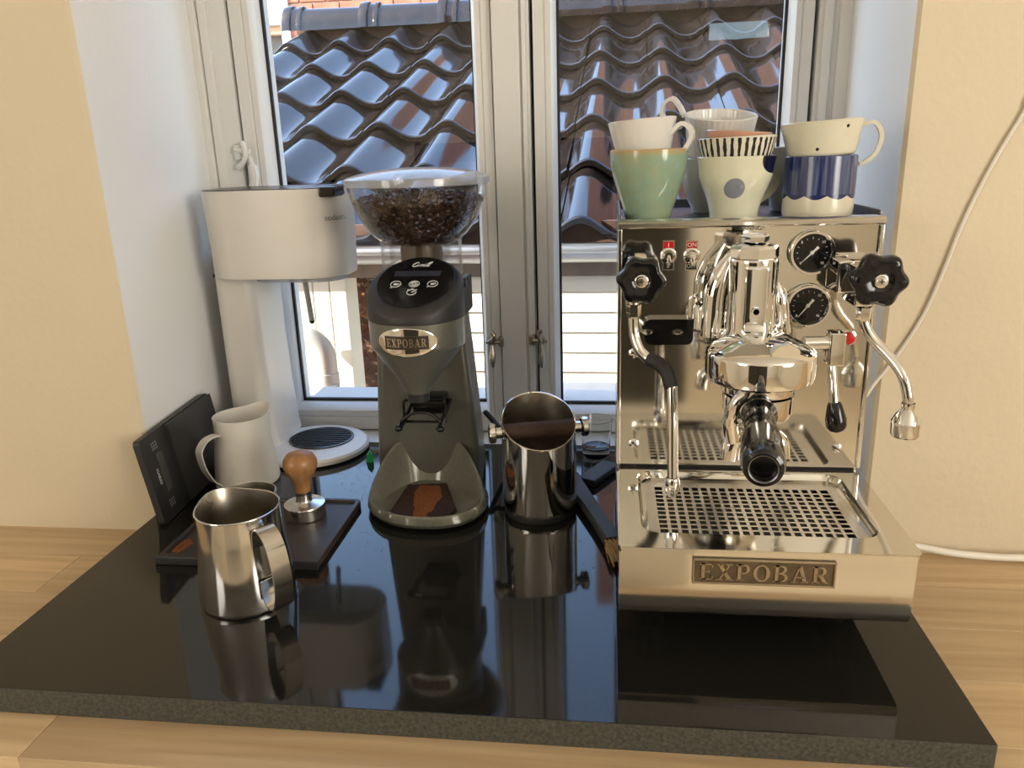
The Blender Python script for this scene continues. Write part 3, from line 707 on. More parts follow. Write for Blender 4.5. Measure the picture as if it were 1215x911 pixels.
# ---- portafilter locked in the group
PF = thing('portafilter', 'black handled portafilter locked into the espresso machine group', 'portafilter', (gc.x, gc.y, zb - .04))
m = MB(); m.lathe([(0, zb - .040), (.020, zb - .040), (.030, zb - .036), (.0335, zb - .028), (.0335, zb - .0125), (.0, zb - .0125)], gc, 40); m.build('basket_holder', chrome, PF)
hend = A(906, 556, .578); hst = V((gc.x - .004, gc.y - .030, zb - .022))
d = (hend - hst).normalized(); L = (hend - hst).length
Mh = TR(*hst) @ d.to_track_quat('Z', 'Y').to_matrix().to_4x4()
m = MB(Mh); m.lathe([(.010, -.006), (.0135, .002), (.0165, .008), (.0165, .014), (.0125, .022), (.0125, .030), (0, .030)], segs=24); m.build('neck', blackgl, PF)
m = MB(Mh); m.lathe([(.0110, .020), (.0135, .022), (.0140, .030), (.0142, .055), (.0135, .066), (.0152, .070), (.0170, .078), (.0176, L - .022), (.0172, L - .009), (.0155, L - .001), (.0125, L + .001), (.0112, L - .001), (.0108, L - .010), (0, L - .011)], segs=36); m.build('handle', blackgl, PF)
m = MB(Mh); m.lathe([(.0112, L - .0005), (.0118, L + .0018), (.0106, L + .0012), (.0106, L - .006)], segs=32); m.build('handle_ring', darksteel, PF)
m = MB(); m.tube(smooth([(gc.x, gc.y, zb - .038), (gc.x, gc.y - .004, zb - .05), (gc.x - .008, gc.y - .006, zb - .056), (gc.x - .0225, gc.y - .008, zb - .060), (gc.x - .0255, gc.y - .008, zb - .078)], 5), [.011] * 8 + [.0105] * 6 + [.0095] * 7, 16)
m.tube(smooth([(gc.x, gc.y - .004, zb - .05), (gc.x + .010, gc.y - .006, zb - .056), (gc.x + .0205, gc.y - .008, zb - .060), (gc.x + .0235, gc.y - .008, zb - .076)], 5), [.0105] * 9 + [.0095] * 7, 16)
m.build('spout', chrome, PF)
m = MB(); m.tube(smooth([A(884, 468, .70), A(872, 480, .70), A(866, 500, .705), A(868, 522, .71)], 5), [.006] * 10 + [.0075] * 6, 14); m.build('side_lug', chrome, PF)

# ================================================================== CUPS on the machine
ZC = ZL - .0058
def arcprof(pairs, th=.0028):
    out = [(0, 0.0)] + [(r, z) for r, z in pairs]
    inn = [(max(r - th, .001), max(z, .004)) for r, z in reversed(pairs)]
    return out + [(pairs[-1][0] - th / 2, pairs[-1][1] + th * .35)] + inn + [(0, .004)]
def lerpprof(ctrl, n=5): return [(p.x, p.y) for p in smooth([(r, z, 0) for r, z in ctrl], n)]
def cup(label, loc, ctrl, mt, group='cups on top of the espresso machine', tilt=(0, 0), rz=0, handle=None, hm=None, name='cup', inner=None, segs=48, rib=0):
    t = thing(name, label, 'cup', loc, group)
    M = RX(tilt[0]) @ RY(tilt[1]) @ RZ(rz)
    m = MB(M); pr = arcprof(lerpprof(ctrl)); np_ = len(pr)
    half = len(ctrl) * 5 - 4 + 1
    mis = [1 if (inner and k > half) else 0 for k in range(np_ - 1)]
    m.lathe(pr, segs=segs, mis=mis)
    if rib:
        c0 = 0
        for v_ in m.bm.verts:
            p = M.inverted() @ v_.co; r = math.hypot(p.x, p.y)
            if r > .01 and p.z > .008:
                a = math.atan2(p.y, p.x); k = 1 + .008 * math.cos(rib * a); v_.co = M @ V((p.x * k, p.y * k, p.z))
    m.build('body', [mt, inner or mt], t, local=True)
    if handle:
        m = MB(M); pts, ang, wd, th = handle
        R3 = RZ(ang); pp = [R3 @ V((x, 0, z)) for x, z in pts]
        m.strap(smooth(pp, 6), R3 @ V((0, 1, 0)), wd, th); o = m.build('handle', hm or mt, t, local=True)
    return t
porc = mat('porcelain', (.74, .72, .68), .16, var=.015, coat=.4)
porcw = mat('porcelain_warm', (.72, .69, .56), .14, var=.02, coat=.4)
salmon = mat('salmon_glaze', (.62, .33, .22), .2, var=.05, coat=.4)
greycup = mat('grey_stoneware', (.50, .52, .50), .2, var=.03, coat=.3)
greenm = print_mat('green_glaze', (.25, .36, .27), .14, [('noise', 28, .35, .75, (.33, .38, .22)), ('noise', 150, .5, .8, (.24, .40, .34)), ('zfade', .070, .077, (.50, .34, .15))])
dotm = print_mat('dot_print', (.70, .69, .53), .13, [('dot', -.0055, .0345, .0107, (.22, .24, .28)), ('dot', .0355, .0625, .0135, (.006, .008, .03))])
stripem = print_mat('stripe_print', (.72, .69, .56), .14, [('stripes', 34, .44, .008, .0445, (.008, .009, .02))])
bluem = print_mat('blue_glaze', (.70, .66, .52), .2, [('above', .0245, .004, (.018, .028, .11)), ('streaks', .0255, .42, .72, (.14, .17, .30))])
t_ = bluem.node_tree
dots2 = print_mat('speck_print', (.72, .69, .55), .13, [('dot', .0150, .0310, .0017, (.004, .004, .01)), ('dot', -.0130, .0085, .0016, (.004, .004, .01))])

# front row
cup('teal green cup with an ochre rim at the left front of the machine top', (.0445, .912, ZC), [(.020, 0), (.0248, .002), (.0275, .012), (.0360, .038), (.0415, .058), (.0428, .0765)], greenm, rz=.4)
cup('plain white cup leaning in the teal green cup', (.0405, .914, ZC + .050), [(.022, 0), (.0260, .003), (.0305, .026), (.0345, .044), (.0375, .058)], porc, tilt=(.0, -.07), name='cup',
    handle=([(.031, .040), (.044, .050), (.053, .044), (.054, .034), (.046, .022)], -.35, .010, .0045))
cup('cream cup with a grey dot and a navy patch, front middle', (.139, .912, ZC), [(.020, 0), (.0255, .001), (.0265, .008), (.0300, .022), (.0385, .043), (.0405, .056), (.0425, .0665)], dotm,
    handle=([(.038, .052), (.052, .048), (.055, .036), (.044, .024), (.032, .018)], .5, .009, .005))
cup('small bowl cup with black brushed stripes nested in the dotted cup', (.1395, .913, ZC + .0415), [(.020, 0), (.0265, .002), (.0345, .016), (.0390, .030), (.0427, .0450)], stripem, tilt=(.0, -.03))
cup('salmon glazed cup nested inside the black striped cup', (.1385, .917, ZC + .056), [(.018, 0), (.0235, .002), (.0295, .016), (.0335, .028), (.0352, .0365)], salmon, tilt=(.02, .07))
cup('cream cup dipped in dark blue glaze at the right front', (.2285, .912, ZC), [(.025, 0), (.0345, .001), (.0368, .006), (.0372, .030), (.0372, .050), (.0374, .0645)], bluem)
cup('cream cup with tiny black dots, on the blue glazed cup', (.2285, .912, ZC + .0635), [(.025, 0), (.0335, .002), (.0365, .010), (.0390, .022), (.0425, .0365)], dots2, tilt=(0, -.055),
    handle=([(.040, .030), (.052, .031), (.059, .018), (.054, .000), (.043, -.009), (.038, -.010)], -.15, .009, .0042), hm=porcw)
# back row
cup('grey cup at the back, behind and between the green and dotted cups', (.128, 1.005, ZC), [(.020, 0), (.0240, .002), (.0340, .022), (.0385, .045), (.0395, .064)], greycup)
cup('white ribbed cup with a raised loop handle on the back grey cup', (.130, 1.003, ZC + .0645), [(.026, 0), (.0345, .002), (.0375, .020), (.0400, .038), (.0420, .0495)], porc, rib=40, segs=160, tilt=(.20, .03),
    handle=([(.0425, .046), (.0500, .058), (.0590, .066), (.0680, .060), (.0695, .047), (.0620, .037), (.0450, .034)], 2.85, .012, .0040))
cup('plain grey white cup at the back, left of the blue glazed cup', (.2260, .998, ZC), [(.022, 0), (.0300, .002), (.0340, .020), (.0385, .050), (.0410, .0740)], greycup)

# ================================================================== GRINDER
gx, gy = -.250, 1.02
GR = thing('coffee_grinder', 'olive grey coffee grinder with black round head and clear hopper', 'coffee grinder', (gx, gy, 0))
Rg = .0690
# body column
m = MB()
R = []
for z, hw, yf, yb, r in ((.004, .0785, 1.050, 1.166, .012), (.06, .0765, 1.049, 1.164, .012), (.16, .0700, 1.046, 1.158, .012), (.262, .0625, 1.043, 1.150, .012), (.300, .0605, 1.043, 1.148, .012)):
    R.append([(gx - .017 - .10 * (y - 1.1) + x, y, z) for x, y in rrect(-hw, hw, yf, yb, r, 4)])
m.rings(R, 0, True, True, True); m.build('column', olive, GR)
m = MB(); m.box(gx + .040, gx + .0495, 1.075, 1.14, .255, .308, .004); m.build('rear_cover', blackmat, GR)
# head
m = MB(); R = []
def ringc(r, z, cy=.990, n=48): return [(gx + r * math.cos(2 * PI * k / n), cy + r * math.sin(2 * PI * k / n), z) for k in range(n)]
gy = .990; Rg = .0635
R = [ringc(.017, .176, gy - .020), ringc(.018, .182, gy - .020), ringc(.030, .198, gy - .013), ringc(.054, .227, gy - .003), ringc(.0628, .238, gy), ringc(Rg, .245), ringc(Rg, .274)]
m.rings(R, 0, True, True, True); m.build('head', olive, GR, angle=25)
m = MB(); m.rings([ringc(.0145, .164, gy - .020), ringc(.0155, .178, gy - .020)], 0, True, True, True); m.build('chute', blackmat, GR)
# black cap, cut by a slanting plane
ca = math.radians(24); sl = math.tan(ca)
def capz(y): return .289 + (y - .9265) * sl
m = MB(); n = 48
def capring(r, dz): return [(gx + r * math.cos(2 * PI * k / n), gy + r * math.sin(2 * PI * k / n), capz(gy + r * math.sin(2 * PI * k / n)) + dz) for k in range(n)]
m.rings([ringc(Rg + .0005, .2745), ringc(Rg + .0008, .277), capring(Rg + .0006, -.007), capring(Rg - .001, -.004), capring(Rg - .004, -.0015), capring(Rg - .009, 0), capring(Rg * .7, 0), capring(Rg * .4, 0), capring(Rg * .15, 0)], 0, True, True, True)
CAP = m.build('head_cap', blackmat, GR)
Mf = TR(gx, .9915, capz(.9915) + .0004) @ RX(ca)
m = MB(Mf); 
def oval(rx, ry, z, n=48, cy=0): return [(rx * math.cos(2 * PI * k / n), cy + ry * math.sin(2 * PI * k / n), z) for k in range(n)]
m.rings([oval(.0510, .0590, 0, cy=.002), oval(.0510, .0590, .0006, cy=.002), oval(.0502, .0582, .0010, cy=.002)], 0, True, False, True); m.build('control_face', blackgl, CAP)
m = MB(Mf); m.box(-.031, .031, .0135, .0255, .0008, .0014); m.build('display', lcd, CAP)
m = MB(Mf)
zi = .0014
def circ(cx, cy, r, th=.0004):
    pts = [(cx + r * math.cos(2 * PI * k / 20), cy + r * math.sin(2 * PI * k / 20), zi) for k in range(21)]; m.tube(pts, th, 4, caps=False)
for cx_ in (-.0245, 0, .0245): circ(cx_, -.0055, .0068, .0005)
circ(0, -.0055, .0046); circ(0, -.0055, .0026, .0006)
m.box(-.0272, -.0222, -.0078, -.0040, zi - .0002, zi + .0002); m.box(.0222, .0262, -.0078, -.0040, zi - .0002, zi + .0002); circ(-.0212, -.0058, .0013, .0003); circ(.0270, -.0050, .0016, .0004)
m.tube([(-.0305, -.0135, zi), (-.0275, -.0135, zi)], .0005, 4); m.tube([(.0180, -.0125, zi), (.0200, -.0125, zi)], .0005, 4)
circ(0, -.0245, .0060, .0006); m.tube([(0, -.0245, zi), (.0035, -.0220, zi)], .0006, 4); m.box(-.0015, .0015, -.0180, -.0165, zi - .0002, zi + .0002); m.box(.0045, .0062, -.0195, -.0180, zi - .0002, zi + .0002); m.box(-.0062, -.0045, -.0195, -.0180, zi - .0002, zi + .0002)
m.build('button_icons', whiteink, CAP)
# script maker's name
m = MB(Mf @ TR(0, .0400, .0012)); sc_ = .0100
def scr(pts, r=.00045): m.tube(smooth([(x * sc_ + y * sc_ * .35, y * sc_ - .003, 0) for x, y in pts], 5), r, 5)
scr([(-.55, .80), (-.75, .95), (-1.0, .80), (-1.15, .40), (-1.0, .02), (-.70, .0), (-.45, .25)], .0007)
scr([(-.40, .50), (-.45, .15), (-.30, .02), (-.10, .20), (-.05, .50), (-.08, .15), (.05, .05)])
scr([(.08, .45), (.10, .02), (.18, .40), (.32, .48), (.34, .10), (.42, .02), (.52, .15)])
scr([(.55, .48), (.54, .12), (.62, .02), (.74, .20), (.95, .95), (.86, 1.0), (.78, .20), (.86, .02), (.98, .20), (1.20, .98), (1.10, 1.02), (1.02, .20), (1.10, .0), (1.25, .1)])
m.lathe([(0, .0004), (.0005, .0003), (.0006, 0)], (.56 * sc_ + .7 * sc_ * .35, .7 * sc_ - .003, 0), 8)
m.build('maker_script', whiteink, CAP, normals=False)
for sx in (-1, 1):
    m = MB(); m.tube([(gx - .004 + sx * .050, 1.022, .312), (gx - .004 + sx * .0660, 1.022, .312)], [.007, .006], 14); m.build('side_knob', blackpl, GR)
# oval badge on the head
m = MB(); n = 40; bz = .2415; Rb = Rg + .0006
def wrap(x, z, off=0.0): a = x / Rb; return (gx + (Rb + off) * math.sin(a), gy - (Rb + off) * math.cos(a), z)
cz_ = .2530
R = [[wrap(.040 * q * math.cos(2 * PI * k / n), cz_ + .0185 * q * math.sin(2 * PI * k / n), o_) for k in range(n)] for q, o_ in ((1, -.0005), (1, .0012), (.95, .0018), (.7, .0018), (.4, .0018), (.1, .0018))]
m.rings(R, 0, True, False, True); BG = m.build('oval_badge', chrome, GR)
m = MB(); R = []
for x in [-.028 + .056 * k / 10 for k in range(11)]: R.append([wrap(x, cz_ - .0085, .0015), wrap(x, cz_ - .0085, .0024), wrap(x, cz_ + .0085, .0024), wrap(x, cz_ + .0085, .0015)])
m.rings(R, 0, True, True, True); m.build('badge_plate', mat('badge_brown', (.035, .024, .016), .4), BG)
m = MB(); serif_word(m, 'EXPOBAR', .0105, Matrix(), .0005, width=.050)
for v_ in m.bm.verts: p = v_.co.copy(); v_.co = V(wrap(p.x, cz_ + p.y, .0024 + p.z))
m.build('badge_letters', pewter, BG, normals=False)
# spout fork
zf0, zf1 = .122, .155
m = MB()
fr = [(gx - .029, zf0 + .002), (gx - .029, zf1 - .003), (gx - .026, zf1), (gx + .026, zf1), (gx + .029, zf1 - .003), (gx + .029, zf0 + .002), (gx - .029, zf0 + .002)]
m.tube([(x, .996, z) for x, z in fr], .0021, 8)
for sx in (-1, 1):
    m.tube(smooth([(gx + sx * .027, 1.045, zf0 + .018), (gx + sx * .027, 1.00, zf0 + .010), (gx + sx * .028, .965, zf0 + .004)], 4), [.003] * 5 + [.0042] * 4, 10)
    m.lathe([(0, .004), (.0045, .003), (.006, 0), (.0045, -.003), (0, -.004)], M=TR(gx + sx * .0285, .962, zf0 + .004), segs=14)
m.tube(smooth([(gx - .028, .972, zf0 + .010), (gx - .014, .978, zf0 + .019), (gx, .98, zf0 + .021), (gx + .014, .978, zf0 + .019), (gx + .028, .972, zf0 + .010)], 4), .0022, 8)
m.box(gx - .024, gx + .024, 1.022, 1.05, zf0 + .004, zf1 - .002, .003)
m.build('portafilter_fork', blackgl, GR)
# base bowl
m = MB(); n = 64
def uout(hw, yf, yb, z0, rise, taper, pn=2.3):
    out = []
    for k in range(n):
        a = 2 * PI * k / n; c_, s_ = math.cos(a), math.sin(a)
        x = hw * math.copysign(abs(c_) ** (2 / pn), c_); yy = math.copysign(abs(s_) ** (2 / pn), s_)
        ym = (yf + yb) / 2 + .012; y = ym + yy * ((yb - ym) if yy > 0 else (ym - yf))
        t = max(0, min(1, (y - (yf + .045)) / (yb - yf - .045))); t = t * t * (3 - 2 * t)
        out.append((gx + .002 - .13 * (y - .96) + x * (1 - taper * t), y, z0 + rise * t))
    return out
R = [uout(.086, .910, 1.075, .004, 0, .0), uout(.0885, .906, 1.075, .010, 0, .05), uout(.087, .9075, 1.075, .018, .055, .33), uout(.0845, .910, 1.072, .0215, .058, .35), uout(.0815, .914, 1.068, .0205, .057, .37), uout(.074, .924, 1.058, .0125, .030, .40), uout(.064, .936, 1.046, .0085, .006, .42), uout(.03, .97, 1.02, .008, 0, .3)]
m.rings(R, 0, True, True, True); m.build('base_bowl', olivein, GR)
# hopper
zh = .4490; hy = 1.100; hx = A(495, 213, 1.100).x
m = MB()
hp = [(.0575, .312), (.0580, .356), (.0590, .3640), (.066, .3700), (.080, .388), (.0910, .411), (.0965, .431), (.0985, .4455)]
hp_s = lerpprof(hp, 4)
m.lathe(hp_s + [(r - .0022, z) for r, z in reversed(hp_s)], (hx, hy, 0), 56); m.build('hopper', hopperm, GR)
m = MB(); m.lathe([(.0985, .4375), (.1010, .4385), (.1012, .4475), (.098, .4495), (.080, .4545), (.055, .4590), (.025, .4612), (0, .4615)], (hx, hy, 0), 56); m.build('hopper_lid', lidm, GR)
m = MB(); m.lathe([(.030, .300), (.030, .350), (.0265, .364), (0, .364)], (hx, hy, 0), 32); m.build('hopper_throat', mat('throat_brown', (.10, .065, .04), .35), GR)
m = MB(); m.lathe([(.050, .300), (.0505, .318), (.046, .319), (.045, .300)], (hx, hy, 0), 40); m.build('hopper_collar', mat('collar_grey', (.05, .055, .07), .35), GR)
for k in range(2):
    m = MB(); m.box(hx - .036 + k * .072 - .0012, hx - .036 + k * .072 + .0012, hy - .036, hy + .03, .333, .366); m.build('hopper_fin', hopperm, GR)

# beans: nobody can count them
def hop_r(z):
    for (r0, z0), (r1, z1) in zip(hp_s, hp_s[1:]):
        if z0 <= z <= z1: return r0 + (r1 - r0) * (z - z0) / max(z1 - z0, 1e-6)
    return hp_s[-1][0]
m = MB(); rb = random.Random(11)
def add_bean(c, q):
    L, Wd, T = .0056 * rb.uniform(.85, 1.1), .0042, .0030
    M3 = TR(*c) @ q.to_matrix().to_4x4(); rings_ = []
    top = m.v(M3 @ V((L, 0, 0))); bot = m.v(M3 @ V((-L, 0, 0))); vr = []
    for u in (-.6, 0, .6):
        k = math.sqrt(1 - u * u); vr.append([m.v(M3 @ V((u * L, Wd * k * math.cos(a), T * k * (math.sin(a) * (1 if math.sin(a) < .9 else .35))))) for a in [2 * PI * i / 8 + PI / 8 * 0 for i in range(8)]])
    for i in range(8):
        j = (i + 1) % 8
        m.f([bot, vr[0][j], vr[0][i]]); m.f([vr[0][i], vr[0][j], vr[1][j], vr[1][i]]); m.f([vr[1][i], vr[1][j], vr[2][j], vr[2][i]]); m.f([vr[2][i], vr[2][j], top])
from mathutils import Quaternion, Euler
def rq(): return Euler((rb.uniform(-.7, .7), rb.uniform(-.6, .6), rb.uniform(0, 6.3))).to_quaternion()
z = .368
while z < .417:
    r = hop_r(z) - .0062; cnt = int(2 * PI * r / .0078)
    for k in range(cnt):
        a = 2 * PI * (k + rb.uniform(-.3, .3)) / cnt
        nrm = V((math.cos(a), math.sin(a), -.6)).normalized()
        add_bean((hx + r * math.cos(a), hy + r * math.sin(a), z + rb.uniform(-.0015, .0015)), nrm.to_track_quat('Z', 'Y') @ Euler((rb.uniform(-.4, .4), rb.uniform(-.4, .4), rb.uniform(0, 6.3))).to_quaternion())
    z += .0058
for _ in range(650):
    r = .088 * math.sqrt(rb.random()); a = rb.uniform(0, 2 * PI)
    zz = .4165 + .011 * (1 - (r / .088) ** 2) + rb.uniform(-.002, .003)
    add_bean((hx + r * math.cos(a), hy + r * math.sin(a), zz), rq())
m.lathe([(0, .368), (.050, .370), (.064, .384), (.080, .414), (.0845, .426), (.06, .431), (.03, .435), (0, .436)], (hx, hy, -.011), 32)
tag(m.build('coffee_beans', bean, origin=(hx, hy, .37)), 'dark roasted coffee beans filling the clear grinder hopper', 'coffee beans', kind='stuff')
# grounds in the bowl
def heap(poly, zc, n=9, seed=1, hgt=.004):
    mm = MB(); rr = random.Random(seed); c = V((sum(p[0] for p in poly) / len(poly), sum(p[1] for p in poly) / len(poly)))
    pts = []
    for i in range(len(poly)):
        a, b = V(poly[i]), V(poly[(i + 1) % len(poly)])
        for k in range(8): pts.append(a.lerp(b, k / 8))
    R = []
    for q in (1, .96, .85, .7, .5, .3, .1):
        R.append([((c + (p - c) * q).x + rr.uniform(-.0006, .0006), (c + (p - c) * q).y + rr.uniform(-.0006, .0006), zc + hgt * (1 - q ** 3) + (rr.uniform(-.0004, .0005) if q < 1 else -.004)) for p in pts])
    mm.rings(R, 0, True, True, True); return mm
P4 = [G(460, 608, .014), G(484, 575, .012), G(531, 573, .012), G(542, 603, .014), G(524, 618, .016), G(492, 618, .016)]
tag(heap([(p.x, p.y) for p in P4], .0135, hgt=.003).build('coffee_grounds', ground), 'dark ground coffee lying in the grinder bowl', 'ground coffee', kind='stuff')
P5 = [G(489, 613, .0165), G(490, 585, .0165), G(498, 574, .0165), G(522, 575, .0165), G(526, 588, .0165), G(514, 606, .0165), G(499, 615, .0165)]
tag(heap([(p.x, p.y) for p in P5], .0155, seed=4, hgt=.003).build('orange_brown_layer', orangebrown), 'orange brown streak over the dark grounds', 'ground coffee', kind='stuff')  # orange brown layer laid on the darker heap
# loose specks around the grinder and tamping mat
m = MB(); rs = random.Random(5)
def speck(x, y, z, s):
    a = rs.uniform(0, 6.3); vs = [m.v((x + s * math.cos(a + k * 2.1), y + s * math.sin(a + k * 2.1), z)) for k in range(3)]; t = m.v((x, y, z + s * .9))
    for k in range(3): m.f([vs[k], vs[(k + 1) % 3], t])
for _ in range(420):
    q = rs.random()
    if q < .55: p = G(rs.gauss(425, 22), rs.gauss(585, 32)); 
    elif q < .8: p = G(rs.gauss(510, 60), rs.gauss(642, 8))
    else: p = G(rs.gauss(690, 25), rs.gauss(610, 40))
    if -.33 < p.x < -.17 and .905 < p.y < 1.17: continue
    if p.x > .005 or p.y > 1.22 or p.y < .6: continue
    if -.57 < p.x < -.33 and .80 < p.y < 1.0: continue
    speck(p.x, p.y, 0, rs.uniform(.0004, .0011))
tag(m.build('coffee_specks', ground), 'loose coffee specks scattered on the granite around the grinder', 'ground coffee', kind='stuff')

# ================================================================== KNOCK BOX
kx, ky = -.0915, .985
KB = thing('knock_box', 'polished steel knock box with a slanted mouth and side knobs', 'knock box', (kx, ky, 0))
Mk = TR(kx, ky, 0) @ RZ(math.radians(15)); rk = .0505; n = 56
def krim(r, dz=0, s=.5): return [(r * math.cos(2 * PI * k / n), r * math.sin(2 * PI * k / n), .1315 + s * r * math.sin(2 * PI * k / n) + dz) for k in range(n)]
def kring(r, z): return [(r * math.cos(2 * PI * k / n), r * math.sin(2 * PI * k / n), z) for k in range(n)]
m = MB(Mk); m.rings([kring(rk - .004, .007), kring(rk - .001, .009), kring(rk, .014), krim(rk, -.001), krim(rk - .0003, .0004)], 0, True, True); m.build('shell', kbsteel, KB)
m = MB(Mk); m.rings([krim(rk - .0003, .0004), krim(rk - .0012, .0006), krim(rk - .0018, -.0004)]); m.build('rim', chrome, KB)
m = MB(Mk); m.rings([krim(rk - .0018, -.0004), kring(rk - .002, .014), kring(.02, .012)], 0, True, False, True); m.build('liner', insteel, KB)
m = MB(Mk); m.lathe([(0, 0), (rk - .003, 0), (rk - .0015, .003), (rk - .002, .0085), (0, .0085)], segs=48); m.build('rubber_base', rubber, KB)
m = MB(Mk); m.tube([(-.049, 0, .118), (.049, 0, .118)], .0115, 20); m.build('knock_bar', barwood, KB)
for sx in (-1, 1):
    m = MB(Mk @ TR(0, 0, .118)); m.tube([(sx * .0505, 0, 0), (sx * .060, 0, 0)], .0075, 16)
    m.lathe([(.0115, 0), (.0135, .0015), (.0135, .0075), (.0120, .009), (0, .009)], M=TR(sx * .0585, 0, 0) @ RY(sx * PI / 2), segs=24); m.build('side_knob', chrome, KB)

# ================================================================== PITCHERS
def pitcher(name, label, loc, rb_, rt, h, th_dir, mt, inn, hand, spout=.012, wd=.016):
    t = thing(name, label, 'milk jug', loc, None)
    M = RZ(th_dir); n = 64                      # +x is the handle side, -x the spout
    def ring(r, z, sp, zr=0):
        out = []
        for k in range(n):
            a = 2 * PI * k / n; q = max(0, -math.cos(a)) ** 7
            rr = r + sp * q
            out.append((rr * math.cos(a), rr * math.sin(a), z + zr * q))
        return out
    m = MB(M)
    R = [ring(rb_ - .007, 0, 0), ring(rb_ - .002, .001, 0), ring(rb_, .006, 0), ring(rb_ * .55 + rt * .45, h * .45, 0), ring(rt * 1.02, h * .72, spout * .15), ring(rt, h * .9, spout * .6, .001), ring(rt + .0006, h, spout, spout * .5)]
    m.rings(R, 0, True, True); 
    Ri = [ring(rt + .0006, h, spout, spout * .5), ring(rt - .0008, h + .0003, spout, spout * .5), ring(rt - .0015, h * .9, spout * .6), ring(rt - .001, h * .72, spout * .15), ring(rb_ * .55 + rt * .45 - .0016, h * .45, 0), ring(rb_ - .003, .006, 0), ring(.01, .004, 0)]
    m.rings(Ri, 1, True, False, True)
    m.build('body', [mt, inn], t, local=True)
    m = MB(M); m.tube([V(p) for p in ring(rt + .0002, h, spout, spout * .5)] + [V(ring(rt + .0002, h, spout, spout * .5)[0])], .0008, 6, caps=False); m.build('rim', mt, t, local=True)
    m = MB(M); m.strap(smooth([(x, 0, z) for x, z in hand], 6), (0, 1, 0), wd, .0018); m.build('handle', mt, t, local=True)
    return t
pitcher('milk_pitcher', 'large brushed steel milk jug standing nearest the front edge', (-.4065, .746, 0), .0535, .0450, .111, math.radians(-38), pitsteel, insteel,
        [(.0475, .080), (.049, .096), (.055, .104), (.066, .103), (.078, .090), (.085, .065), (.086, .042), (.080, .022), (.071, .014), (.061, .018), (.0535, .030), (.0535, .042)], .008, .021)
pitcher('milk_pitcher', 'smaller steel milk jug mostly hidden behind the large steel jug', (-.449, .856, .0066), .0375, .0335, .070, math.radians(100), pitsteel, insteel,
        [(.035, .056), (.046, .063), (.058, .054), (.060, .034), (.050, .018), (.0375, .024)], .005, .013)
pitcher('white_milk_pitcher', 'matte white milk jug between the black scale and the soda maker', (-.5545, 1.064, 0), .0485, .0395, .107, math.radians(243), whiteen, whiteen,
        [(.0425, .088), (.050, .0895), (.064, .087), (.074, .078), (.077, .068), (.073, .045), (.062, .022), (.052, .012), (.0515, .006)], .013, .015)

# ================================================================== SCALE leaning on the reveal
b0 = V((-.5995, .904, .0015)); 
SC = thing('kitchen_scale', 'flat black digital scale standing on edge against the wall', 'scale', tuple(b0))
Ls, Hs, Ts = .222, .124, .009
e_y = V((-.085, 1, 0)).normalized(); e_z = V((-.15, -.012, 1)).normalized(); e_n = e_y.cross(e_z).normalized()
e_z = e_n.cross(e_y).normalized()
Ms = Matrix(((e_y.x, e_z.x, e_n.x, b0.x), (e_y.y, e_z.y, e_n.y, b0.y), (e_y.z, e_z.z, e_n.z, b0.z), (0, 0, 0, 1)))   # u = along, v = up, w = out of the face
m = MB(Ms); m.prism(rrect(0, Ls, .000, Hs, .006, 4), -Ts, 0); m.build('body', blackmat, SC)
m = MB(Ms); m.prism(rrect(.006, Ls - .004, .004, Hs - .004, .005, 4), -Ts - .004, -Ts); m.build('base', blackpl, SC)
m = MB(Ms); m.prism(rrect(.071, Ls - .001, .003, Hs - .002, .003, 4), -.0005, .0055); m.build('weighing_plate', blackmat, SC)
m = MB(Ms); m.box(.030, .046, .038, .094, 0, .0006); m.build('display', lcd2, SC)
m = MB(Ms); m.text('HARIO', .0075, TR(.0215, .064, .0004) @ RZ(-PI / 2), .0002); m.build('maker_name', whiteink, SC)
for cv in (.021, .106):
    m = MB(Ms)
    for k in (-1, 0, 1): m.box(.026, .040, cv + k * .004 - .0004, cv + k * .004 + .0004, .0001, .0004)
    m.box(.0265, .0275, cv - .006, cv + .006, .0001, .0004); m.box(.0385, .0395, cv - .006, cv + .006, .0001, .0004); m.box(.032, .0328, cv - .006, cv + .006, .0001, .0004)
    m.build('touch_button', greyink, SC)

# ================================================================== TAMPING MAT AND TAMPER
TM = thing('tamping_mat', 'dark brown rubber tamping mat with a raised rim and coffee stains', 'mat', (-.455, .89, 0))
q = [G(187.7, 659, .010), G(385, 667, .010), G(420, 594, .010), G(228, 611, .010)]
x0, x1, y0, y1 = -.556, -.347, .809, .985
m = MB()
def tr_(ins, z): return [(x, y, z) for x, y in rrect(x0 + ins, x1 - ins, y0 + ins, y1 - ins, max(.008 - ins * .6, .002), 4)]
m.rings([tr_(.001, 0), tr_(0, .001), tr_(0, .009), tr_(.001, .0102), tr_(.006, .0102), tr_(.007, .009), tr_(.008, .0065), tr_(.02, .0062)], 0, True, True, True); m.build('tray', brownmat, TM)
m = MB(); m.box(x0 - .001, x1 + .001, y0 - .006, y0 - .0002, 0, .012, .002); m.build('lip', blackmat, TM)
m = heap([(-.548, .825), (-.535, .822), (-.530, .850), (-.541, .862), (-.548, .850)], .0066, hgt=.0008, seed=9); o = m.build('coffee_stain', orangebrown, TM)
tx, ty, tz = -.4125, .938, .0066
TP = thing('tamper', 'steel coffee tamper with a turned wooden knob standing on the mat', 'tamper', (tx, ty, tz))
m = MB(); m.lathe([(0, 0), (.0275, 0), (.0283, .0008), (.0283, .0165), (.0275, .0180), (.016, .0205), (.0115, .022), (.0105, .025), (.0105, .034), (0, .034)], (tx, ty, tz), 48); m.build('base', steel, TP)
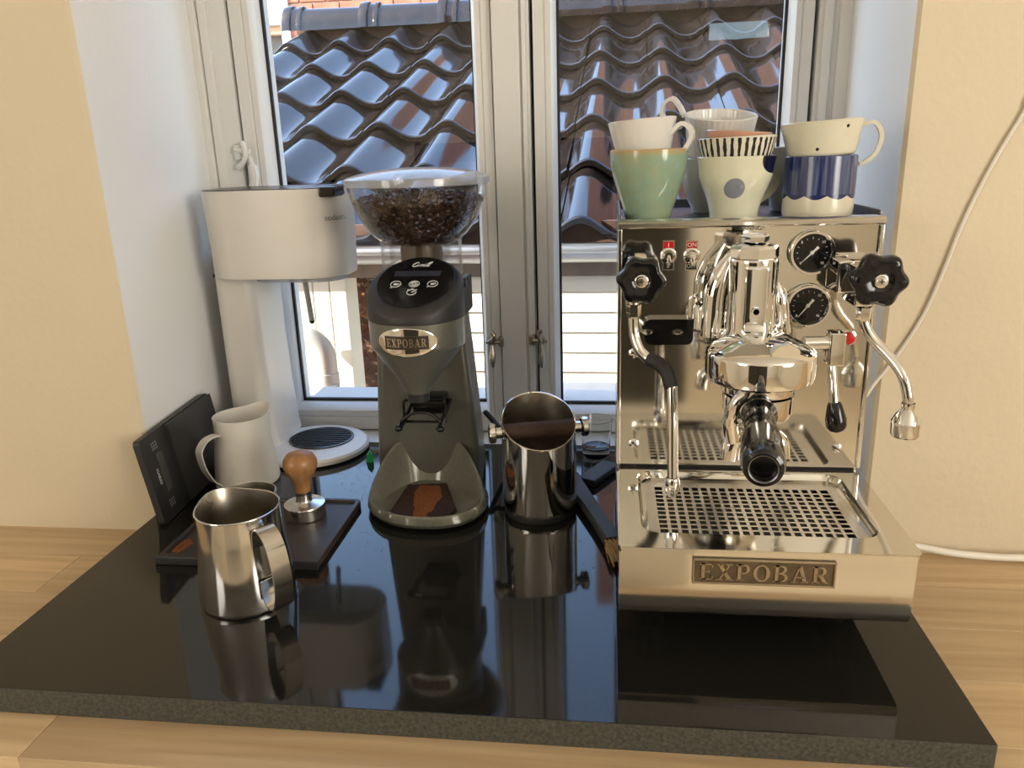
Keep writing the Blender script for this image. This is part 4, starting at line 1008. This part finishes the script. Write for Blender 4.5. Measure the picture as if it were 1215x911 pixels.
m = MB(); m.lathe([(.0108, .0325), (.0114, .033), (.0114, .0355), (.0105, .0362)], (tx, ty, tz), 32); m.build('collar', darksteel, TP)
m = MB(); m.lathe(lerpprof([(.0100, .035), (.0112, .0375), (.0116, .045), (.0145, .055), (.0195, .064), (.0228, .073), (.0222, .082), (.0175, .0890), (.0100, .0922), (.002, .093)], 4) + [(0, .093)], (tx, ty, tz), 40); m.build('wooden_knob', walnut, TP)

# ================================================================== SODA MAKER
SM = thing('soda_maker', 'white soda maker with a tall column and a broad boxy head', 'soda maker', (-.51, 1.19, 0))
cxs, cys = -.4955, 1.1935
m = MB()
def disc(r, z, n=64): return [(cxs + r * math.cos(2 * PI * k / n) - (.04 if math.cos(2 * PI * k / n) < 0 else .04) * 0, cys + r * .985 * math.sin(2 * PI * k / n), z) for k in range(n)]
m.rings([disc(.087, .001), disc(.092, .004), disc(.0925, .010), disc(.0895, .0135), disc(.084, .0145), disc(.02, .0145)], 0, True, True, True); m.build('base', whitepl, SM)
# ribbed drip grille
m = MB(); gcx, gcy = -.488, 1.211; n = 48
def gd(r, z): return [(gcx + r * 1.05 * math.cos(2 * PI * k / n), gcy + r * math.sin(2 * PI * k / n), z) for k in range(n)]
m.rings([gd(.052, .0142), gd(.0525, .0165), gd(.049, .0168), gd(.0485, .0152), gd(.01, .0152)], 0, True, True, True); GRL = m.build('drip_grille', blackpl, SM)
for k in range(10):
    yy = -.042 + k * .0093; hw = math.sqrt(max(.0487 ** 2 - yy ** 2, 0)) * 1.04
    m = MB(); m.box(gcx - hw, gcx + hw, gcy + yy - .0018, gcy + yy + .0018, .0150, .0168, .0005, seg=1); m.build('grille_bar', blackmat, GRL)
# column
m = MB(); R = []
for z, xr in ((.0145, -.547), (.03, -.549), (.10, -.5535), (.20, -.556), (.335, -.557)):
    R.append([(x, y, z) for x, y in rrect(-.622, xr, 1.160, 1.286, .020, 6)])
m.rings(R, 0, True, True, True); m.build('column', whitepl, SM)
# head, a tapered loaf
def headring(z):
    t = (z - .300) / .133
    xl = -.6185 + (-.012) * 0 - .004 * t; xr = -.4005 + .004 * t
    return [(x, y, z) for x, y in rrect(xl, xr, 1.133 - .004 * t, 1.262, .052, 10)]
m = MB(); R = [headring(.302), headring(.304), headring(.43), headring(.4345)]
R[0] = [(x * .985 - .51 * .015 + .51 * 0, y * .985 + 1.2 * .015, z) for x, y, z in R[0]]
m.rings(R, 0, True, True, True); HD = m.build('head', whitepl, SM)
m = MB(); R = [[(cx_ + (x - cx_) * q, 1.2 + (y - 1.2) * q, z + dz) for x, y, z in headring(.4345)] for cx_ in (-.5095,) for q, dz in ((.985, -.002), (.985, .0012), (.93, .0018), (.3, .0018))]
m.rings(R, 0, True, True, True); m.build('top_cap', blackpl, SM)
m = MB(); a_, b_ = A(375, 224, 1.16), A(396, 238, 1.16); m.box(a_.x + .012, b_.x + .012, 1.133, 1.22, .422, .4375, .003); m.build('carbonating_button', blackgl, SM)
# maker's word around the head's right corner
def head_warp(p):
    # arc length along the front face starting at its right end
    xr, yf, r = -.399, 1.1295, .052
    s0 = p.x + .034; z = .3915 + p.y
    if s0 < 0: return V((xr - r + s0, yf - p.z - .0008, z))
    a = s0 / r
    return V((xr - r + (r + p.z + .0008) * math.sin(a), yf + r - (r + p.z + .0008) * math.cos(a), z))
m = MB(); m.text('sodastream', .0125, Matrix(), .0002, warp=head_warp, align='LEFT'); m.build('maker_name', greyink, HD, normals=False)
m = MB(); R = [[(x, y, z) for x, y in rrect(-.558, -.412, 1.155, 1.25, .04, 6)] for z in (.2935, .3015)]; m.rings(R, 0, True, True, True); m.build('bottle_collar', lidm, SM)
m = MB(); p0, p1 = A(361, 328, 1.19), A(370, 380, 1.19); m.tube([p0, p0.lerp(p1, .9), p1], [.0042, .0042, .0046], 12); m.tube([p1, p1 + (p1 - p0).normalized() * .005], [.005, .0028], 12, mi=1); m.build('carbonation_tube', [mat('tube_grey', (.45, .44, .42), .35), blackpl], SM)
m = MB(); c = A(250, 329, 1.16); m.lathe([(0, .003), (.003, .002), (.0035, 0)], M=TR(-.6215, 1.175, c.z) @ RY(-PI / 2), segs=12); m.build('hinge_stud', blackpl, SM)

# ================================================================== SHOT GLASS, BRUSH, CORDS, GREEN CLIP
c = G(707, 545); c = V((c.x, c.y + .02, 0))
SG = tag(None or MB().lathe([(0, 0), (.0205, 0), (.0215, .002), (.0225, .012), (.0265, .062), (.0258, .0625), (.0215, .016), (.018, .013), (0, .012)], (c.x, c.y, 0), 40).build('shot_glass', shotm, origin=(c.x, c.y, 0)), 'clear shot glass standing between knock box and espresso machine', 'glass')
p0, p1 = G(672, 556, .016), G(729, 640, .014)
BR = thing('grinder_brush', 'black handled brush with pale bristles lying beside the knock box', 'brush', (p1.x, p1.y, 0))
d = (p1 - p0); dn = d.normalized(); sd = V((-dn.y, dn.x, 0)); upv = V((0, 0, 1))
m = MB(); R = []
for t, wq, hq in ((0, .006, .004), (.04, .016, .006), (.25, .015, .007), (.5, .0125, .007), (.75, .0115, .0075), (1, .013, .0085)):
    p = p0 + d * t; p.z = .0095
    R.append([p + sd * wq * a + upv * hq * b for a, b in ((-1, -.3), (-.7, -1), (.7, -1), (1, -.3), (1, .3), (.7, 1), (-.7, 1), (-1, .3))])
m.rings(R, 0, True, True, True); m.build('handle', blackmat, BR)
m = MB(); rr = random.Random(3)
for k in range(170):
    a = rr.uniform(-1, 1) * .012; b = rr.uniform(-1, 1) * .007; st = V((p1.x, p1.y, .0095)) + sd * a + upv * b - dn * .002
    en = st + dn * rr.uniform(.032, .048) + sd * (a * .25 + rr.uniform(-.004, .004)) + upv * rr.uniform(-.002, .003); en.z = max(en.z, .0006)
    m.tube([st, st.lerp(en, .5) + upv * .001, en], [.0007, .0006, .0003], 3)
o = m.build('bristles', bristle, BR); o['kind'] = 'stuff'; o['label'] = 'pale natural bristles'
s2 = G(712, 556, .012); m = MB(TR(s2.x, s2.y, 0) @ RZ(-.5)); m.box(-.014, .016, -.045, .035, .0005, .013, .004)
tag(m.build('black_scraper', blackmat, origin=(s2.x, s2.y, 0)), 'small black block lying in front of the shot glass', 'tool')
m = MB(); m.tube(smooth([(-.160, 1.185, .03), A(577, 490, 1.15), A(586, 500, 1.14), A(598, 513, 1.12), (-.115, 1.12, .02), (-.10, 1.16, .006), (-.06, 1.21, .006)], 6), .0042, 10)
tag(m.build('power_cord', rubber, origin=(-.160, 1.185, 0)), 'black power cord behind the grinder and knock box', 'cord')
c = G(436, 551); m = MB(TR(c.x, c.y + .012, 0) @ RZ(.3) @ Matrix.Scale(.55, 4)); m.prism([(-.010, 0), (.012, 0), (.012, .020), (.004, .034), (-.006, .022)], -.006, .006, M=FRONT)
tag(m.build('green_clip', greenpl, origin=(c.x, c.y + .012, 0)), 'small green plastic clip behind the grinder base', 'clip')
m = MB(); q_ = A(1235, 95, YW - .003)
pts = [q_ + V((.50, 0, .95)), q_ + V((.35, 0, .62)), q_ + V((.20, 0, .33)), q_ + V((.09, 0, .14)), q_, A(1215, 133, YW - .003), A(1185, 182, YW - .003), A(1158, 232, YW - .003), A(1138, 275, YW - .003), A(1120, 320, YW - .003), A(1095, 375, YW - .003), A(1062, 425, YW - .003), A(1040, 452, YW - .003), A(1026, 472, YW - .003)]
m.tube(smooth(pts, 5), .0022, 8); tag(m.build('lamp_cable', cable_w, origin=tuple(pts[0])), 'thin white cable hanging down the cream wall', 'cable')
m = MB(); pts = [V((.30, 1.0, .004)), V((.335, .935, -.006)), A(1092, 649, .928), A(1130, 656, .926), A(1170, 660, .926), A(1215, 662, .927), V((.75, .928, ZO + .006)), V((1.3, .93, ZO + .006))]
for p in pts[2:6]: p.z = max(p.z, ZO + .005)
m.tube(smooth(pts, 5), .0046, 10); tag(m.build('extension_cable', cable_w, origin=(.4, .93, ZO)), 'thick white cable lying along the wall on the worktop', 'cable')

# dark tall cupboard added to stand in for the photographer's dark reflection
TC = thing('photographer_standin', 'tall cupboard with dark upper and pale lower half, added for the reflected photographer', 'standin', (-.25, -1.0, RZ0))
m = MB(); m.box(-.85, .26, -1.40, -.85, RZ0, -.36, .003); m.build('lower_block', roomwhite, TC)
m = MB(); m.box(-.85, .26, -1.40, -.85, -.36, .52, .003); m.build('upper_block', standindark, TC)
for k in range(2):
    a_ = -.848 + k * .555
    m = MB(); m.box(a_, a_ + .551, -.849, -.83, -.355, .51, .002); m.build('upper_front', standindark, TC)
    m = MB(); m.box(a_, a_ + .551, -.849, -.83, RZ0 + .08, -.365, .002); m.build('lower_front', roomwhite, TC)

# ================================================================== OUTSIDE
sxs, p_h, p_v = .23, .3286, .1277
SHED = thing('tiled_outbuilding', 'outbuilding with a glossy black pantile roof close outside the window', 'building', (-.065, 1.910, 0), rz=-.0231)
slope = math.atan2(p_v, p_h); pitch = math.hypot(p_h, p_v)
Mslope = RX(slope)
def tile_mesh():
    m = MB(); Am = .0265; nu = 20; rows_ = []
    def surf(u, v):
        z = Am * math.cos(2 * PI * u / sxs)
        z = Am * (1.0 * math.cos(2 * PI * u / sxs) + .10 * math.cos(4 * PI * u / sxs) - .10)
        lift = .026 * (1 - v / pitch)
        step = .005 * max(0, min(1, (u - .60 * sxs) / (.06 * sxs)))
        return z + lift - Am + step * 0
    us = [-.30 * sxs + (1.06 * sxs) * k / nu for k in range(nu + 1)]
    vs_ = [0, .005, .012, .5 * pitch, pitch + .05]
    top, bot = [], []
    for j, v in enumerate(vs_):
        top.append([(u, v, surf(u, v) - (.003 if j == 0 else 0) + (.004 if k >= nu - 1 else 0)) for k, u in enumerate(us)]); bot.append([(u, v, surf(u, v) - .018) for u in us])
    R = [bot[0]] + top + [bot[-1]]
    m.rings(R, 0, False); m.rings([bot[0], bot[-1]], 0, False)
    # close the sides
    return m
tm = tile_mesh(); proto = tm.build('roof_tile', glaze, SHED, local=True, normals=True, angle=40)
rt = random.Random(2); first = True
for r in range(6):
    for k in range(-6, 9):
        o = proto if first else proto.copy()
        if not first: COL.objects.link(o); o.parent = SHED
        first = False
        o.location = (k * sxs + rt.uniform(-.003, .003), r * p_h, .3246 - .026 * math.cos(slope) + r * p_v + rt.uniform(-.002, .002))
        o.rotation_euler = (slope + rt.uniform(-.012, .012), rt.uniform(-.015, .015), rt.uniform(-.008, .008))
# underlay so no light leaks between tiles
m = MB(Mslope @ TR(0, 0, -.09)); m.box(-6.3 * sxs, 8.7 * sxs, .01, pitch * 6.0, -.02, 0)
for v_ in m.bm.verts: v_.co.z += .3246
m.build('roof_deck', brownboard, SHED, local=True)
# ridge
ry, rz_ = 5.92 * p_h, .3246 + 5.92 * p_v - .02
x = -6.35 * sxs
m = MB(); L = .37
R = []
for xx, r in ((-.03, .105), (-.028, .118), (.0, .122), (.012, .120), (.016, .112), (.040, .110), (.046, .117), (.060, .117), (.066, .105), (L, .100)):
    R.append([(xx, r * .85 * math.cos(a), r * math.sin(a) - .02) for a in [PI * k / 14 for k in range(15)]])
m.rings(R, 0, False)
rp = m.build('ridge_tile', glaze, SHED, local=True, normals=False)
for k in range(10):
    o = rp if k == 0 else rp.copy()
    if k: COL.objects.link(o); o.parent = SHED
    o.location = (x + k * L, ry, rz_)
m = MB(); m.box(-6.3 * sxs, 8.7 * sxs, ry - .02, ry + .05, rz_ - .12, rz_ - .005); m.build('ridge_mortar', brownboard, SHED, local=True)
# back slope
m = MB(); vs = [m.v(p) for p in ((-6.3 * sxs, ry, rz_), (8.7 * sxs, ry, rz_), (8.7 * sxs, ry + 1.9, rz_ - .74), (-6.3 * sxs, ry + 1.9, rz_ - .74))]; m.f(vs); m.build('back_slope', glaze, SHED, local=True, normals=False)
# eave: board, gutter, fascia
def loc_(px, py, y):                                   # shed-local height of a pixel at depth y
    return A(px, py, y).z
xa, xb = -6.4 * sxs, 8.7 * sxs
zf = .3246
m = MB(); m.box(xa, xb, .03, .06, loc_(690, 287, 1.95), loc_(690, 262, 1.95)); m.build('eave_board', brownboard, SHED, local=True)
gzt, gzb = loc_(690, 284, 1.90), loc_(690, 313, 1.90)
m = MB(); gr_ = (gzt - gzb)
R = []
for xx in (xa, xb): R.append([(xx, .022 + -.032 * math.cos(a) * 1.0, gzt - .01 - gr_ * .85 * math.sin(a)) for a in [PI * k / 12 for k in range(13)]])
m.rings(R, 0, False); m.tube([(xa, -.010, loc_(690, 296, 1.90)), (xb, -.010, loc_(690, 296, 1.90))], .0090, 10); m.build('gutter', zinc, SHED, local=True, normals=False)
m = MB(); m.box(xa, xb, .056, .075, loc_(690, 328, 1.96), gzt); m.build('fascia_board', concrete, SHED, local=True)
m = MB(); m.box(xa, xb, .075, .30, loc_(690, 328, 1.96), loc_(690, 328, 1.96) + .02); m.build('soffit_board', concrete, SHED, local=True)
# siding boards
zs1 = loc_(690, 328, 1.96) + .01; bh = .0535; x_l = A(548, 400, 2.0).x + .065
m = MB(); R = [[(xx, y, z) for y, z in ((.080, 0), (.073, .002), (.077, bh - .006), (.081, bh - .001), (.100, bh - .001), (.100, 0))] for xx in (x_l, 8.6 * sxs)]
m.rings(R, 0, True, True, True); sbp = m.build('siding_board', sidingm, SHED, local=True)
for k in range(14):
    o = sbp if k == 0 else sbp.copy()
    if k: COL.objects.link(o); o.parent = SHED
    o.location = (0, 0, zs1 - (k + 1) * bh)
m = MB(); m.box(x_l, 8.6 * sxs, .101, .125, -.7, zs1); m.build('wall_core', mortar, SHED, local=True)
m = MB(); m.box(x_l - .03, x_l + .001, .070, .125, -.6, zs1, .003); m.build('corner_board', sidingm, SHED, local=True)
# white post under the eave, with grooves
pa, pb = A(357, 430, 1.98).x + .065, A(416, 430, 1.98).x + .065
for k in range(3):
    m = MB(); wd = (pb - pa) / 3; m.box(pa + k * wd + .0008, pa + (k + 1) * wd - .0008, .07, .16, -.9, zs1, .003); m.build('post_board', sidingm, SHED, local=True)
# downpipe elbow
m = MB(); 
for v_ in (): pass
pts = smooth([A(330, 402, 1.90), A(352, 402, 1.90), A(368, 405, 1.90), A(380, 416, 1.90), A(384, 432, 1.90), A(388, 470, 1.90), A(394, 540, 1.90)], 5)
pts = [V((p.x + .065, p.y - 1.91, p.z)) for p in pts]
m.tube(pts, .0285, 18); m.tube([pts[22], pts[24]], .0315, 18); m.build('downpipe', pvc, SHED, local=True)
c = A(393, 464, 1.87); m = MB(); m.box(c.x + .058, c.x + .078, -.055, -.02, c.z - .010, c.z + .010, .003); m.tube([(c.x + .068, -.056, c.z - .006), (c.x + .068, -.056, c.z + .006)], .003, 8); m.build('pipe_clamp', zinc, SHED, local=True)
# ground between the houses
m = MB(); m.box(-6, 6, 1.5, 14, -1.25, -1.2); tag(m.build('paving', gravel), 'pale paving on the ground outside the window', 'ground'); bpy.data.objects['paving']['kind'] = 'structure'
zl = A(710, 481, 1.62).z
m = MB(); m.box(-.25, 1.2, 1.52, 1.80, zl - .05, zl, .004); tag(m.build('stone_ledge', mat('ledge_white', (.75, .74, .70), .8)), 'pale ledge just outside the right window pane', 'ledge')
rs = random.Random(8)
for i, (px, py, sz) in enumerate(((683, 475, .011), (694, 472, .014), (705, 468, .012), (716, 472, .010), (722, 463, .011), (730, 470, .012), (740, 472, .012))):
    c = A(px, py, 1.66); m = MB(TR(c.x, 1.66, zl + sz * .6) @ RZ(rs.uniform(0, 6)) @ Matrix.Diagonal((1.4, .9, .7, 1)))
    bmesh.ops.create_icosphere(m.bm, subdivisions=2, radius=sz)
    for v_ in m.bm.verts: pass
    for v_ in m.bm.verts:
        v_.co += mnoise.noise_vector(v_.co * 70 + V((i, 0, 0))) * sz * .45
    bmesh.ops.transform(m.bm, matrix=m.M, verts=m.bm.verts)
    for fc in m.bm.faces: fc.smooth = True
    tag(m.build('stone', stonem, origin=(c.x, 1.66, zl)), 'small rough stone on the outside ledge, %s' % ('leftmost of the row', 'second from the left', 'third from the left, pale', 'fourth from the left', 'set back above the others', 'second from the right', 'rightmost, beside the machine')[i], 'stone', 'stones on the ledge outside')
# dry beech hedge behind the post
m = MB(); rl = random.Random(21)
for _ in range(5200):
    p = V((rl.uniform(-1.9, -.15), 2.62 + rl.gauss(0, .07), rl.uniform(-.75, .42)))
    M3 = TR(*p) @ Euler((rl.uniform(-1.4, 1.4), rl.uniform(-1.4, 1.4), rl.uniform(0, 6.3))).to_matrix().to_4x4(); s_ = rl.uniform(.018, .034)
    vs = [m.v(M3 @ V(q)) for q in ((-s_, 0, 0), (-.3 * s_, -.38 * s_, .06 * s_), (s_, 0, .2 * s_), (-.3 * s_, .38 * s_, .06 * s_))]
    m.f([vs[0], vs[1], vs[2]]); m.f([vs[0], vs[2], vs[3]])
m.box(-2.0, -.1, 2.72, 2.80, -1.2, .42, mi=1)
tag(m.build('beech_hedge', [leafm, brownboard], normals=False), 'dry brown beech hedge behind the white post, seen through the left pane', 'hedge', kind='stuff')
# brick house and pale roofed house far behind, top left
BH = thing('brick_house', 'red brick house rising behind the black tiled roof', 'house', (0, 7.4, -1.2))
yb_ = 7.2
m = MB(); xL = A(344, 40, yb_).x; m.box(xL + .01, 6.5, yb_ + .02, yb_ + .4, -1.2, 2.305); m.box(.41, 6.5, yb_ - .006, yb_ + .019, -1.2, 2.305, mi=1); m.box(-.1, 6.5, yb_ - .006, yb_ + .4, 2.306, 4.1, mi=1); m.build('wall', [mortar, dimbrick], BH)
m = MB(); m.box(0, .228, 0, .05, 0, .055, .004, seg=1); bp_ = m.build('brick', brickm, BH, local=True); z = 1.30; first = True
row = 0
while z < 2.3:
    x = xL - (.12 if row % 2 else 0)
    while x < .4:
        o = bp_ if first else bp_.copy()
        if not first: COL.objects.link(o); o.parent = BH
        first = False
        xx = max(x, xL)
        o.location = (xx, yb_ - BH.location.y + rt.uniform(-.004, .004), z + 1.2)
        if xx > x: o.scale.x = (x + .228 - xx) / .228
        x += .24
    z += .067; row += 1
m = MB(); m.box(xL - .07, xL + .01, yb_ - .02, yb_ + .06, 1.35, 1.86, .01); m.build('corner_board', sidingm, BH)
PH = thing('pale_house', 'distant house with a pale rough roof at the far left of the view', 'house', (-3.2, 8.2, -1.2))
m = MB(); z0_ = A(320, 27, 7.6).z; vs = [m.v(p) for p in ((-6, 7.5, z0_), (xL - .1, 7.5, z0_), (xL - .1, 9.2, z0_ + 1.3), (-6, 9.2, z0_ + 1.3))]; m.f(vs); r_ = m.build('roof', paleroof, PH, normals=False)
m = MB(); m.box(-6, xL - .1, 7.46, 7.54, A(320, 34, 7.6).z, z0_, .01); m.build('gutter', zinc, PH)
m = MB(); m.box(-6, xL - .1, 7.5, 7.6, A(320, 43, 7.6).z, A(320, 34, 7.6).z); m.build('fascia', mat('fascia_tan', (.48, .28, .17), .7), PH)
m = MB(); m.box(-6, xL - .1, 7.62, 9.0, -1.2, z0_ - .02); m.build('wall', mat('wall_dark_grey', (.12, .115, .11), .8), PH)  # dark grey wall below the pale roof
